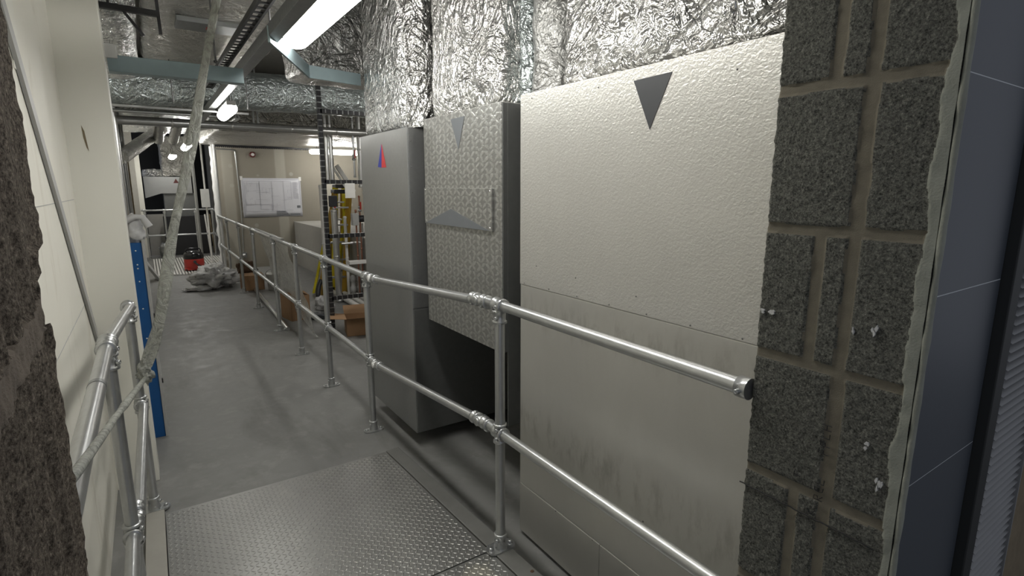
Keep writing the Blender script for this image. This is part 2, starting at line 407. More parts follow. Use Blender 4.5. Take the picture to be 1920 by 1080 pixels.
# handwriting and flecks on the block reveal (marker pen): strokes in (y right-to-left, z)
def strokes(mb, lst, r=.0016, x=1.1655):
    for pl in lst:
        mb.tube([(x-.001, a-.007, b) for a, b in pl], r, 6)
mk = MB()
ln = [(.722-.305*i/26, .962+.0012*math.sin(i*1.9)-.004*i/26) for i in range(27)]
def letter(mb, ch, o, s):
    # o=(y,z) base, writing runs upwards; local a = along +z, b = towards the far edge (+y)
    L = {'F': [[(0,0),(0,1)],[(0,1),(.6,1)],[(0,.5),(.45,.5)]], 'L': [[(0,1),(0,0),(.6,0)]],
         'H': [[(0,0),(0,1)],[(.6,0),(.6,1)],[(0,.5),(.6,.5)]], 'R': [[(0,0),(0,1),(.5,.9),(.45,.55),(0,.5),(.55,0)]],
         'E': [[(.55,1),(.1,.9),(0,.45),(.15,.05),(.6,0)],[(.05,.5),(.5,.5)]], 'K': [[(0,0),(0,1)],[(.6,1),(0,.5),(.65,0)]],
         'T': [[(-.3,.95),(.7,.95)],[(.2,.95),(.1,0)]]}
    for pl in L[ch]: strokes(mb, [[(o[0]+b*s, o[1]+a*s) for a, b in pl]], .0010)
for i, ch in enumerate('FFLH'): letter(mk, ch, (.525-.002*(i % 2), 1.118+.0185*i), .019)
for i, ch in enumerate('REL'): letter(mk, ch, (.526, 1.008+.0195*i), .019)
letter(mk, 'K', (.538, .968), .018); letter(mk, 'T', (.578, 1.043), .014)
tag(mk.build('marker_writing', M['ink']), 'handwritten black marker letters on the mortar of the concrete block reveal', 'writing')
mk = MB(); strokes(mk, [ln], .0016); tag(mk.build('marker_line', M['ink']), 'straight black marker line drawn across the concrete block reveal', 'line')
random.seed(3)
for (cy, cz, w_, h_, k, l) in [(.690, 1.405, .020, .007, 9, 'row of small white flecks on the block nearest the pale casing'), (.505, 1.40, .005, .014, 2, 'thin white dash on the block left of the larger splash'),
        (.468, 1.41, .009, .016, 4, 'white splash on the block level with the row of flecks'), (.45, 1.17, .010, .010, 4, 'white fleck on the block above the lowest splash'), (.425, 1.10, .010, .018, 5, 'lowest white splash on the block beside the smeared mortar')]:
    mk2 = MB()
    for i in range(k):
        y = cy+random.uniform(-w_, w_)*.7; z = cz+random.uniform(-h_, h_)*.6; pts = []
        for j in range(9):
            a = 2*math.pi*j/9; pts.append((1.1625-.0006*random.random(), y-.007+math.cos(a)*w_*.3*random.uniform(.4, 1.1), z+math.sin(a)*h_*.45*random.uniform(.4, 1.1)))
        mk2.add(pts+[(1.1665, p[1], p[2]) for p in pts], [tuple(range(9))]+[(j, (j+1) % 9, (j+1) % 9+9, j+9) for j in range(9)])
    tag(mk2.build('paint_mark', M['chalk']), l, 'paint mark')

# =====================================================================
#                 cladding and louvre at the right of the opening
# =====================================================================
cl = thing('wall_cladding', 'blue grey flat cladding panels fixed beside the blockwork opening', 'cladding', (1.35, .37, 0))
for z0, z1 in ((.0, .73), (.73, 1.11), (1.11, 1.49), (1.49, 1.88), (1.88, 2.6)):
    MB().box(1.1675, 1.53, .3735, .3797, z0+.0012, z1-.0012).build('panel', M['cladding'], cl)
MB().box(1.1675, 1.53, .3740, .3796, 0, 2.6).build('joint_backing', M['joint'], cl)
lv = thing('louvre_door', 'grey ribbed louvre panel in a black frame, right of the cladding', 'louvre', (1.75, .36, 0))
MB().box(1.535, 1.59, .352, .3795, 0, 2.6).box(1.59, 1.605, .355, .3795, 0, 2.6).build('frame', M['gap_black'], lv, bevel=.003)
m = MB()
for i in range(118):
    z = .02+i*.0215
    m.add([(1.605,.378,z),(1.88,.378,z),(1.88,.352,z+.004),(1.605,.352,z+.004),(1.605,.378,z+.0185),(1.88,.378,z+.0185)], [(0,1,2,3),(3,2,5,4),(0,3,4),(1,5,2)])
m.box(1.605, 1.88, .376, .3795, 0, 2.6)
m.build('slats', M['louvre'], lv)
MB().box(1.878, 1.886, .349, .3795, 0, 2.6).build('edge_trim', M['louvre'], lv)
m = MB().box(1.9, 3.2, .368, .3795, 0, 2.6); tag(m.build('timber_board', M['osb']), 'brown timber board beyond the ribbed louvre at the right', 'board')

# =====================================================================
#                              RAMP
# =====================================================================
def rz(y): return max(0, (3.15-y)*.06)+.004
rp = thing('access_ramp', 'checker plate steel ramp between painted kerbs in the foreground', 'ramp', (.53, 2, 0))
def plate(y0, y1, name):
    m = MB(); vs = []
    xa, xb = -.083, 1.118
    def zf(y): return rz(y)
    m.add([(xa,y0,zf(y0)),(xb,y0,zf(y0)),(xb,y1,zf(y1)),(xa,y1,zf(y1)),(xa,y0,zf(y0)-.006),(xb,y0,zf(y0)-.006),(xb,y1,zf(y1)-.006),(xa,y1,zf(y1)-.006)],
          [(0,1,2,3),(4,7,6,5),(0,4,5,1),(1,5,6,2),(2,6,7,3),(3,7,4,0)])
    p = .0225; nx = int((xb-xa)/p); ny = int((y1-y0)/p)
    for i in range(nx):
        for j in range(ny):
            cx = xa+(i+.5)*p; cy = y0+(j+.5)*p; a = R(47) if (i+j) % 2 else R(-47); ca, sa = math.cos(a), math.sin(a)
            l, w_ = .0125, .0036; pr = [(-l,0,0),(-l*.4,w_,0),(l*.4,w_,0),(l,0,0),(l*.4,-w_,0),(-l*.4,-w_,0),(-l*.5,0,.0022),(l*.5,0,.0022)]
            vv = []
            for (u, v, h) in pr:
                x = cx+u*ca-v*sa; y = cy+u*sa+v*ca; vv.append((x, y, zf(y)+h+(.0001 if h == 0 else 0)))
            m.add(vv, [(0,6,1),(1,6,7,2),(2,7,3),(3,7,4),(4,7,6,5),(5,6,0)], True)
    return m.build(name, M['checker'], rp)
plate(1.855, 3.135, 'checker_plate'); plate(.2, 1.848, 'checker_plate')
def kerb(xa, xb, y0, y1, mat, l):
    m = MB(); h = .006
    f = lambda y: rz(y)+h
    m.add([(xa,y0,f(y0)),(xb,y0,f(y0)),(xb,y1,f(y1)),(xa,y1,f(y1)),(xa,y0,0),(xb,y0,0),(xb,y1,0),(xa,y1,0)],
          [(0,1,2,3),(4,7,6,5),(0,4,5,1),(1,5,6,2),(2,6,7,3),(3,7,4,0)])
    return lab(m.build('kerb', mat, rp, bevel=.003), l)
kerb(1.122, 1.205, .2, 3.14, M['kerb'], 'dark steel kerb on the right')
kerb(-.168, -.087, .2, 3.28, M['kerb2'], 'pale painted kerb on the left')
for (x, y) in ((1.185, 1.62), (1.15, 1.3)): MB().lathe([(0, .0035), (.007, .003), (.009, 0)][::-1], 10, X=Matrix.Translation((x, y, rz(y)+.006))).build('bolt', M['brown'], rp)
# =====================================================================
#                              HANDRAILS
# =====================================================================
PR = .0212
def ring(m, o, d, r=.029, L=.05, mi=0):
    """cast sleeve with raised collars around a tube centred at o along d"""
    X = X_(o, d); h = L/2
    m.lathe([(PR-.001, -h), (r+.002, -h), (r+.002, -h+.009), (r-.0025, -h+.013), (r-.0025, h-.013), (r+.002, h-.009), (r+.002, h), (PR-.001, h)], 24, X=X, mi=mi)
def screw(m, o, d, r=.0075): m.lathe([(r*1.2, 0), (r*1.2, .004), (r, .007), (r, .009), (r*.4, .009), (r*.4, .004), (0, .004)], 12, X=X_(o, d))
def make_post(parent, x, y, zb, zt, zm, rd=(0, 1, 0), flange=True, lean=(0, 0), side=1):
    ps = MB().tube([(x, y, zb+.01), (x+lean[0], y+lean[1], zt-.01)], PR, 20).build('post', M['galv'], parent)
    rdv = Vector(rd).normalized()
    t_ = Vector((x+lean[0], y+lean[1], zt))
    c = MB(); ring(c, t_, rd, .0285, .062); ring(c, t_-Vector((0, 0, .048)), (0, 0, 1), .0285, .055)
    sd = Vector((-side*.9, -.45, 0)).normalized()
    screw(c, t_-Vector((0, 0, .052))+sd*.027, sd); screw(c, t_+sd*.028+Vector((0,0,-.004)), sd)
    c.build('top_clamp', M['fitting'], ps)
    mm = Vector((x+lean[0]*.5, y+lean[1]*.5, zm))
    c = MB(); ring(c, mm, rd, .0285, .062); ring(c, mm, (0, 0, 1), .0275, .085); screw(c, mm+sd*.027+Vector((0,0,.02)), sd); screw(c, mm+sd*.027-Vector((0,0,.02)), sd)
    c.build('middle_clamp', M['fitting'], ps)
    if flange:
        f = MB(); X = Matrix.Translation((x, y, zb)); pts = []
        for i in range(28):
            a = 2*math.pi*i/28; pts.append((math.cos(a)*.038+(.032 if math.cos(a) > 0 else -.032), math.sin(a)*.038))
        f.prism(pts, 0, .009, X=X @ Matrix.Rotation(R(0 if rd[0] < .5 else 0), 4, 'Z'))
        f.lathe([(.029, .005), (.029, .02), (.0265, .03), (.0265, .062), (.029, .066), (.029, .075), (PR, .075)], 24, X=X)
        for s in (-1, 1): f.lathe([(.010, .009), (.010, .017), (.006, .02), (0, .02)], 8, X=X @ Matrix.Translation((s*.05, 0, 0)))
        screw(f, Vector((x, y, zb+.05))+sd*.026, sd)
        f.build('base_flange', M['fitting'], ps)
    return ps
XR = 1.165
gr = thing('guard_rail', 'galvanised tubular guard rail running along the right side of the corridor', 'handrail', (XR, 5, 0))
for y in (3.49, 4.53, 5.593, 6.69, 8.15, 9.5, 11.0, 12.15):
    make_post(gr, XR, y, 0, 1.10, .52)
make_post(gr, XR, 1.835, rz(1.835)+.006, 1.207, .645)
# tube runs
MB().tube([(XR, 3.36, 1.10), (XR, 12.36, 1.10)], PR, 20).build('top_rail', M['galv'], gr)
MB().tube([(XR, 3.36, .52), (XR, 12.36, .52)], PR, 20).build('middle_rail', M['galv'], gr)
MB().tube([(XR, 3.34, 1.10), (XR, 2.02, 1.195)], PR, 20).build('top_rail', M['galv'], gr)
MB().tube([(XR, 3.34, .52), (XR, 2.02, .637)], PR, 20).build('middle_rail', M['galv'], gr)
MB().tube([(XR, 1.95, 1.207), (XR, .72, 1.207)], PR, 20).build('top_rail', M['galv'], gr)
MB().tube([(XR, 1.95, .645), (XR, .72, .645)], PR, 20).build('middle_rail', M['galv'], gr)
def elbow(parent, p, d1, d2, white=False):
    p = Vector(p); d1 = Vector(d1).normalized(); d2 = Vector(d2).normalized(); m = MB()
    ring(m, p+d1*.045, d1, .028, .046); ring(m, p+d2*.045, d2, .028, .046)
    m.lathe([(0, -.026), (.018, -.026), (.024, -.018), (.024, .018), (.018, .026), (0, .026)], 20, X=X_(p, (1, 0, 0)), mi=1 if white else 0)
    m.lathe([(.019, 0), (.019, .005), (.01, .007), (0, .007)], 16, X=X_(p+Vector((-.026, 0, 0)), (-1, 0, 0)), mi=1 if white else 0)
    m.build('swivel_elbow', [M['fitting'], M['cast_white']], parent)
elbow(gr, (XR, 3.36, 1.10), (0, 1, 0), (0, -1.32, .095), True)
elbow(gr, (XR, 3.36, .52), (0, 1, 0), (0, -1.32, .117), True)
elbow(gr, (XR, 1.99, 1.202), (0, 1.32, -.095), (0, -1, 0))
elbow(gr, (XR, 1.99, .642), (0, 1.32, -.117), (0, -1, 0))
for z in (1.207, .645):
    X = X_((XR, .708, z), (0, 1, 0)); m = MB().lathe([(.027, 0), (.027, .03), (PR, .03)], 24, X=X); screw(m, (XR-.027, .724, z-.004), (-1, 0, 0), .006)
    m.build('wall_flange', M['fitting'], gr)

lr = thing('guard_rail', 'short galvanised tubular handrail beside the cream wall on the left', 'handrail', (-.14, 2.5, 0))
make_post(lr, -.160, 2.19, rz(2.19)+.006, 1.16, .47, side=-1)
make_post(lr, -.128, 3.2, rz(3.2)+.006, 1.105, .60, side=-1)
MB().tube([(-.16, .6, 1.165), (-.16, 2.2, 1.16)], PR, 20).build('top_rail', M['galv'], lr)
MB().tube([(-.16, 2.26, 1.16), (-.117, 3.2, 1.105)], PR, 20).build('top_rail', M['galv'], lr)
MB().tube([(-.16, .72, .47), (-.16, 2.2, .47)], PR, 20).build('middle_rail', M['galv'], lr)
MB().tube([(-.143, 2.34, .475), (-.115, 3.2, .60)], PR, 20).build('middle_rail', M['galv'], lr)
m = MB(); ring(m, (-.16, 2.25, 1.16), (0, 1, 0), .029, .05); m.build('swivel_elbow', M['fitting'], lr)
elbow(lr, (-.152, 2.30, .472), (-.1, -1, 0), (.02, 1, .14))
m = MB().lathe([(PR+.0008, -.012), (PR+.0008, .012)], 20, X=X_((-.16, 1.75, 1.162), (0, 1, 0))); lab(m.build('label_band', M['galv_dark'], lr), 'dark worn sticker on the tube')

# far landing rail
fr = thing('landing_rail', 'distant tubular rail across the corridor in front of the black screen', 'handrail', (.6, 15, 0))
for x in (-.05, .33, .95, 1.3): make_post(fr, x, 15, 0, 1.13, .55, (1, 0, 0))
MB().tube([(-.12, 15, 1.13), (1.34, 15, 1.13)], PR, 14).build('top_rail', M['galv'], fr)
MB().tube([(-.12, 15, .55), (1.34, 15, .55)], PR, 14).build('middle_rail', M['galv'], fr)
MB().tube([(1.3, 15, 1.13), (1.3, 12.8, 1.13)], PR, 14).build('top_rail', M['galv'], fr)
MB().tube([(1.3, 15, .55), (1.3, 12.8, .55)], PR, 14).build('middle_rail', M['galv'], fr)

# =====================================================================
#                      DUCT CASINGS (right side)
# =====================================================================
XP = 1.37
def tri(parent, pts, x, mat, l, name='marker_triangle', th=.0012):
    m = MB(); m.add([(x-th, a, b) for a, b in pts]+[(x, a, b) for a, b in pts], [(0,1,2),(5,4,3),(0,3,4,1),(1,4,5,2),(2,5,3,0)])
    return lab(m.build(name, mat, parent), l)
rivet_mesh = {}
def rivets(parent, pts, x=XP, r=.0035, mat='kerb', d=(-1, 0, 0)):
    for (y, z) in pts:
        k = (r, mat, d)
        if k not in rivet_mesh: rivet_mesh[k] = MB().lathe([(r, -.0005), (r*.8, .0015), (0, .002)], 10, X=X_((0, 0, 0), d)).build('rivet', M[mat], parent); o = rivet_mesh[k]
        else: o = rivet_mesh[k].copy(); C.objects.link(o)
        o.parent = parent; o.matrix_parent_inverse = Matrix(); o.location = Vector((x, y, z))-parent.location
def end_rivets(parent, pts, y, r=.004, mat='kerb'):
    for (x, z) in pts:
        o = MB().lathe([(r, -.0005), (r*.8, .002), (0, .003)], 10, X=X_((0, 0, 0), (0, -1, 0))).build('rivet', M[mat], parent)
        o.matrix_parent_inverse = Matrix(); o.location = Vector((x, y, z))-parent.location
bigc = thing('duct_casing', 'large pale stucco embossed metal casing beside the concrete block opening', 'duct casing', (1.9, 1.3, 0))
lab(MB().box(XP, 2.4, .725, 1.985, 1.252, 2.068).build('upper_sheet', M['stucco'], bigc, bevel=.003), 'embossed pale upper sheet')
lab(MB().box(XP+.002, 2.4, .725, 1.983, .275, 1.252).build('middle_sheet', M['casing'], bigc, bevel=.003), 'smooth smudged middle sheet')
lab(MB().box(XP+.001, 2.4, 1.42, 1.983, .02, .2735).build('lower_sheet', M['casing'], bigc, bevel=.003), 'smooth lower sheet')
lab(MB().box(XP+.001, 2.4, .725, 1.418, .02, .2735).build('lower_sheet', M['casing'], bigc, bevel=.003), 'smooth lower sheet')
rivets(bigc, [(1.95-.18*i, 1.262) for i in range(7)]+[(1.86, 1.35), (1.6, 1.335), (1.28, 1.315), (1.9, 2.045), (.95, 2.0), (1.5, 2.03), (1.2, .5), (1.7, .27), (1.46, .27)])
tri(bigc, [(1.330, 2.027), (1.172, 2.030), (1.252, 1.867)], XP-.0005, M['tri_dark'], 'dark grey arrow triangle pointing down')

midc = thing('duct_casing', 'patterned metal duct casing with a small riveted plate', 'duct casing', (1.8, 2.6, .88))
lab(MB().box(XP, 2.35, 2.135, 2.965, .885, 2.062).build('casing_body', [M['pattern']], midc, bevel=.002), 'embossed patterned sheet')
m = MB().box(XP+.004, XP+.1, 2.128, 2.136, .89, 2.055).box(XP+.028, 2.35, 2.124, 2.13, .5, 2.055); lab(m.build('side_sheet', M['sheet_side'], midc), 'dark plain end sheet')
MB().box(XP-.012, XP-.0005, 2.205, 2.955, 1.474, 1.677).build('access_plate', M['pattern'], midc, bevel=.001)
tri(midc, [(2.945, 1.476), (2.225, 1.476), (2.62, 1.567)], XP-.0125, M['tri_grey'], 'dark grey triangle on the plate')
rivets(midc, [(y, z) for y in (2.222, 2.94) for z in (1.488, 1.663)], XP-.012, .006, 'screw')
tri(midc, [(2.625, 2.03), (2.475, 2.032), (2.545, 1.872)], XP-.0005, M['tri_grey'], 'grey arrow triangle pointing down')
rivets(midc, [(2.15, 1.99-.2*i) for i in range(6)], XP, .003)

XL = 1.315
lefc = thing('duct_casing', 'plain grey duct casing with a blue and red triangle', 'duct casing', (1.8, 3.5, .1))
MB().box(XL, 2.35, 3.085, 3.92, .1, 2.03).build('casing_body', M['sheet'], lefc, bevel=.003)
m = MB().box(XL+.006, 2.35, 3.078, 3.0845, .935, 2.025); m.build('end_sheet', M['sheet'], lefc, bevel=.001)
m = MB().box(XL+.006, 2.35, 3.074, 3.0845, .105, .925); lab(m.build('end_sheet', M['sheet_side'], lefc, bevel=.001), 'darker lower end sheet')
end_rivets(lefc, [(XL+.022, 1.95-.15*i) for i in range(7)], 3.078)
tri(lefc, [(3.50, 1.955), (3.578, 1.812), (3.51, 1.806)], XL-.0005, M['tri_blue'], 'blue half of the triangle')
tri(lefc, [(3.495, 1.955), (3.51, 1.806), (3.43, 1.806)], XL-.0005, M['tri_red'], 'red half of the triangle')

# =====================================================================
#                      FOIL WRAPPED DUCTS
# =====================================================================
def disp(p, amp, s, seed=0):
    q = Vector(p)*s+Vector((seed, seed*1.7, 0)); n_ = noise.noise_vector(q); n2_ = noise.noise_vector(q*3.1)
    return (p[0]+n_.x*amp+n2_.x*amp*.45, p[1]+n_.y*amp+n2_.y*amp*.45, p[2]+n_.z*amp+n2_.z*amp*.45)
def foil_box(name, x0, x1, y0, y1, z0, z1, mat, parent=None, amp=.012, s=5, cell=.035, rnd=.03, X=None):
    """rounded, crumpled box"""
    m = MB(); c = ((x0+x1)/2, (y0+y1)/2, (z0+z1)/2); h = ((x1-x0)/2, (y1-y0)/2, (z1-z0)/2)
    def P(a, b, cc):
        p = [a*h[0], b*h[1], cc*h[2]]
        q = [max(-h[i]+rnd, min(h[i]-rnd, p[i])) for i in range(3)]; d = Vector([p[i]-q[i] for i in range(3)])
        if d.length > 1e-6: d = d.normalized()*rnd; p = [q[i]+d[i] for i in range(3)]
        p = [p[i]+c[i] for i in range(3)]
        p = disp(p, amp, s, seed=c[0]+c[2])
        return X @ Vector(p) if X else p
    for ax in range(3):
        i, j = [(1, 2), (0, 2), (0, 1)][ax]
        nu = max(2, min(90, int(2*h[i]/cell))); nv = max(2, min(90, int(2*h[j]/cell)))
        for sgn in (-1, 1):
            def fn(u, v):
                q = [0, 0, 0]; q[ax] = sgn; q[i] = 2*u-1; q[j] = 2*v-1; return P(*q)
            m.grid(fn, nu, nv)
            flip = (sgn > 0) == (ax == 1)
            if flip:
                k = nu*nv
                for q in range(len(m.f)-k, len(m.f)): m.f[q] = m.f[q][::-1]
    return m.build(name, mat, parent, merge=True)
def foil_tube(name, p0, p1, r, mat, parent=None, amp=.008, s=7, seg=36, step=.04):
    p0 = Vector(p0); p1 = Vector(p1); n_ = max(2, int((p1-p0).length/step)); X = X_(p0, p1-p0); L = (p1-p0).length
    m = MB()
    def fn(u, v):
        a = 2*math.pi*v; rr = r*(1+.012*math.sin(u*L*26)); p = X @ Vector((rr*math.cos(a), rr*math.sin(a), u*L)); return disp(p, amp, s, r)
    m.grid(fn, n_, seg)
    for q in range(len(m.f)): m.f[q] = m.f[q][::-1]
    m.add([fn(0, j/12) for j in range(12)], [tuple(range(12))]); m.add([fn(1, j/12) for j in range(12)], [tuple(range(12))])
    return m.build(name, mat, parent, merge=True)
d = thing('riser_duct', 'foil wrapped riser duct rising from the plain grey casing', 'duct', (1.6, 3.5, 2.03))
foil_box('duct_body', 1.355, 2.2, 3.22, 3.93, 2.04, 3.34, M['foil'], d)
lab(foil_tube('pipe_sleeve', (1.44, 3.13, 2.03), (1.44, 3.13, 3.34), .095, M['foil_bright'], d), 'rounded foil sleeve on the corner')
m = MB()
for z in (2.25, 2.5, 2.72): m.lathe([(.097, 0), (.097, .004)], 24, X=Matrix.Translation((1.44, 3.13, z)))
o = foil_box('riser_duct', 1.41, 2.2, 2.19, 2.93, 2.068, 3.34, M['foil_bright'], amp=.010, rnd=.02); tag(o, 'bright foil wrapped riser duct above the patterned casing', 'duct')
o = foil_box('riser_duct', 1.42, 2.3, .74, 1.76, 2.078, 3.34, M['foil_bright'], amp=.02, s=6, cell=.025); tag(o, 'heavily crumpled foil duct above the large pale casing', 'duct')
foil_p = foil_tube('riser_pipe', (1.60, 2.0, 2.05), (1.60, 2.0, 3.34), .125, M['foil_dim'], amp=.006); tag(foil_p, 'dark grey foil lagged pipe rising between two bright foil ducts', 'pipe')
foil_p = foil_tube('riser_pipe', (1.55, 2.165, 2.05), (1.55, 2.165, 3.34), .05, M['foil_teal'], amp=.004); tag(foil_p, 'narrow teal tinted lagged pipe beside the dark riser pipe', 'pipe')

# overhead ducts
o = foil_box('overhead_duct', .10, 1.02, 2.3, 6.15, 2.80, 3.3, M['foil_smooth'], amp=.016, s=4, rnd=.06, cell=.045); tag(o, 'wide flat foil duct overhead with a grey plate taped under it', 'duct')
pl = MB().box(.29, .68, 4.42, 4.66, 2.765, 2.80).build('bracket_plate', M['galv_dark'], bevel=.003)
pl.parent = o; lab(pl, 'grey plate under the duct')
pr = MB().box(.47, .53, 4.50, 4.56, 2.761, 2.765).build('red_sticker', M['red'], bevel=.001); pr.parent = pl
o = foil_box('overhead_duct', -.28, .06, 3.85, 6.3, 2.62, 3.05, M['foil'], amp=.014, s=5, rnd=.1); tag(o, 'crumpled foil duct at the upper left behind the black bracket', 'duct')
d = thing('round_duct', 'large round foil wrapped duct crossing the corridor overhead', 'duct', (1, 6.9, 2.5))
foil_tube('duct_body', (-.28, 6.9, 2.70), (2.55, 6.9, 2.74), .205, M['foil_teal'], d, amp=.012, s=6, seg=48)
o = foil_box('overhead_duct', 1.07, 2.5, 4.55, 5.1, 2.55, 3.3, M['foil'], amp=.02, s=4, rnd=.05); tag(o, 'foil duct hanging behind the large lit batten light', 'duct')
o = foil_box('overhead_duct', .95, 4.1, 8.9, 12.2, 2.47, 2.95, M['foil_dark'], amp=.02, s=3, rnd=.05, cell=.06); tag(o, 'low dull foil duct in front of the plasterboard wall', 'duct')
o = foil_box('overhead_duct', -.28, .9, 8.6, 12.0, 2.62, 3.1, M['foil'], amp=.02, s=4, rnd=.05, cell=.06); tag(o, 'foil duct high over the far corridor', 'duct')
o = foil_tube('lagged_pipe', (-.20, 8.2, 2.02), (.30, 10.0, 2.52), .085, M['foil_pipe'], amp=.005); tag(o, 'lagged pipe sloping up behind the cream pillar', 'pipe')
o = foil_box('overhead_duct', 2.6, 6.2, 7.2, 8.9, 2.75, 3.2, M['foil_dark'], amp=.02, s=3, rnd=.05, cell=.08); tag(o, 'foil duct over the pipework at the back right', 'duct')
# foil duct hanging behind the pipework
o = foil_box('overhead_duct', 3.5, 4.15, 8.0, 8.7, 1.45, 2.735, M['foil_bright'], amp=.02, s=4, rnd=.06); tag(o, 'bright foil duct hanging behind the yellow ladders', 'duct')
# horizontal clad pipes
def pipe(name, pts, r, mat, l, cat='pipe', joints=(), parent=None, g=None):
    m = MB().tube(pts, r, 20)
    a, b = Vector(pts[0]), Vector(pts[-1])
    for t_ in joints:
        p = a.lerp(b, t_); d_ = (b-a).normalized(); m.lathe([(r+.001, -.012), (r+.004, -.008), (r+.004, .008), (r+.001, .012)], 20, X=X_(p, d_))
    o = m.build(name, mat, parent)
    if parent is None: tag(o, l, cat, g)
    return o
pipe('service_pipe', [(-.28, 7.75, 2.42), (2.9, 7.75, 2.42)], .05, M['clad_pipe'], 'larger metal clad pipe crossing under the round foil duct', joints=(.2, .4, .62, .8))
pipe('service_pipe', [(-.28, 7.3, 2.475), (.9, 7.3, 2.475)], .018, M['clad_pipe'], 'thin metal pipe crossing above the larger clad pipe')
pipe('service_pipe', [(1.05, 7.7, 2.52), (1.05, 11, 2.55)], .03, M['galv'], 'thin metal tube running away under the dull foil duct')
pipe('service_pipe', [(-.28, 6.2, 2.40), (.95, 6.2, 2.40)], .012, M['clad_pipe'], 'thin bright conduit crossing just below the round foil duct')
# three spigots dropping beyond the pipe
for (x, y, l) in ((.33, 9.0, 'first'), (.50, 9.0, 'second'), (.66, 9.0, 'third')):
    pass
for i, (x0, x1, l) in enumerate(((.10, .22, 'left'), (.30, .40, 'middle'), (.48, .58, 'right'))):
    o = foil_tube('lagged_bend', (x0+.14, 8.3, 2.47), (x1+.02, 9.5, 2.33), .062, M['foil_pipe'], amp=.004)
    tag(o, '%s of three short lagged pipe ends above the far corridor' % {'left': 'leftmost', 'middle': 'middle', 'right': 'rightmost'}[l], 'pipe')
pipe('service_pipe', [(.70, 8.8, 2.45), (.92, 7.9, 2.44)], .022, M['clad_pipe'], 'short clad tube end hanging beside the second small light')
# supports
o = MB().box(-.1, .60, 3.97, 4.03, 2.335, 2.42).box(-.1, .6, 3.97, 4.06, 2.33, 2.338).build('strut_channel', M['steel_blue'], bevel=.002); tag(o, 'blue grey channel strut crossing to the cable trunking', 'strut')
m = MB()
def bar(m, a, b, w_, h_):
    a = Vector(a); b = Vector(b); L = (b-a).length; X = X_(a, b-a); m.box(-w_/2, w_/2, -h_/2, h_/2, 0, L, X=X)
bar(m, (.60, 3.1, 2.44), (.99, 3.9, 2.43), .012, .08); bar(m, (.98, 3.88, 2.43), (1.36, 3.98, 2.43), .012, .08)
tag(m.build('strut_channel', M['steel_blue']), 'cranked blue grey strut from the trunking towards the riser duct', 'strut')
MBb = MB().box(-.12, -.05, 3.95, 4.1, 2.40, 2.475).build('junction_box', M['white_box'], bevel=.004); tag(MBb, 'small grey box on top of the strut by the pillar', 'box')
o = MB().box(.60, .665, 2.0, 7.6, 2.43, 2.49).build('cable_trunking', M['galv_dark'], bevel=.002); tag(o, 'galvanised cable trunking running overhead along the corridor', 'trunking')
m = MB()
for s in (0, .055):
    m.box(.52+s, .532+s, 2.3, 5.6, 2.52, 2.55)
for i in range(40): m.box(.53, .58, 2.32+i*.083, 2.335+i*.083, 2.522, 2.53)
tag(m.build('cable_tray', M['black']), 'black cable tray beside the overhead trunking', 'cable tray')
rodi = 0
for (x, y, z0, l) in [(.44, 3.9, 2.42, 'left of the trunking above the channel strut'), (.63, 3.2, 2.49, 'on the trunking beside the large light'), (.30, 6.0, 2.44, 'in front of the round foil duct'),
                   (.82, 6.3, 2.40, 'near the small lit batten'), (.92, 6.0, 2.42, 'right of the small lit batten'), (.98, 7.2, 2.46, 'on the larger clad pipe')]:
    m = MB().tube([(x, y, z0), (x, y, 3.34)], .005, 8).lathe([(.011, 0), (.011, .012)], 6, X=Matrix.Translation((x, y, z0+.004)))
    tag(m.build('hanger_rod', M['rod']), 'thin black hanger rod '+l, 'hanger rod')
m = MB(); bar(m, (-.12, 3.78, 2.63), (.16, 3.78, 2.625), .03, .03); bar(m, (0, 3.78, 2.62), (.085, 3.78, 2.5), .014, .014); bar(m, (.16, 3.78, 2.78), (.165, 3.78, 2.52), .016, .016); bar(m, (-.06, 3.78, 2.63), (-.06, 3.78, 3.35), .012, .012)
tag(m.build('hanger_bracket', M['black']), 'black bracket with dangling straps at the upper left', 'bracket')
m = MB(); bar(m, (1.24, 7.75, 2.46), (1.24, 7.75, 3.34), .02, .02); bar(m, (1.29, 7.75, 2.46), (1.29, 7.75, 3.34), .02, .02); m.box(1.23, 1.31, 7.72, 7.78, 2.74, 2.80)
tag(m.build('pipe_hanger', M['galv']), 'twin rod pipe hanger with a black cap on the clad pipe', 'bracket')

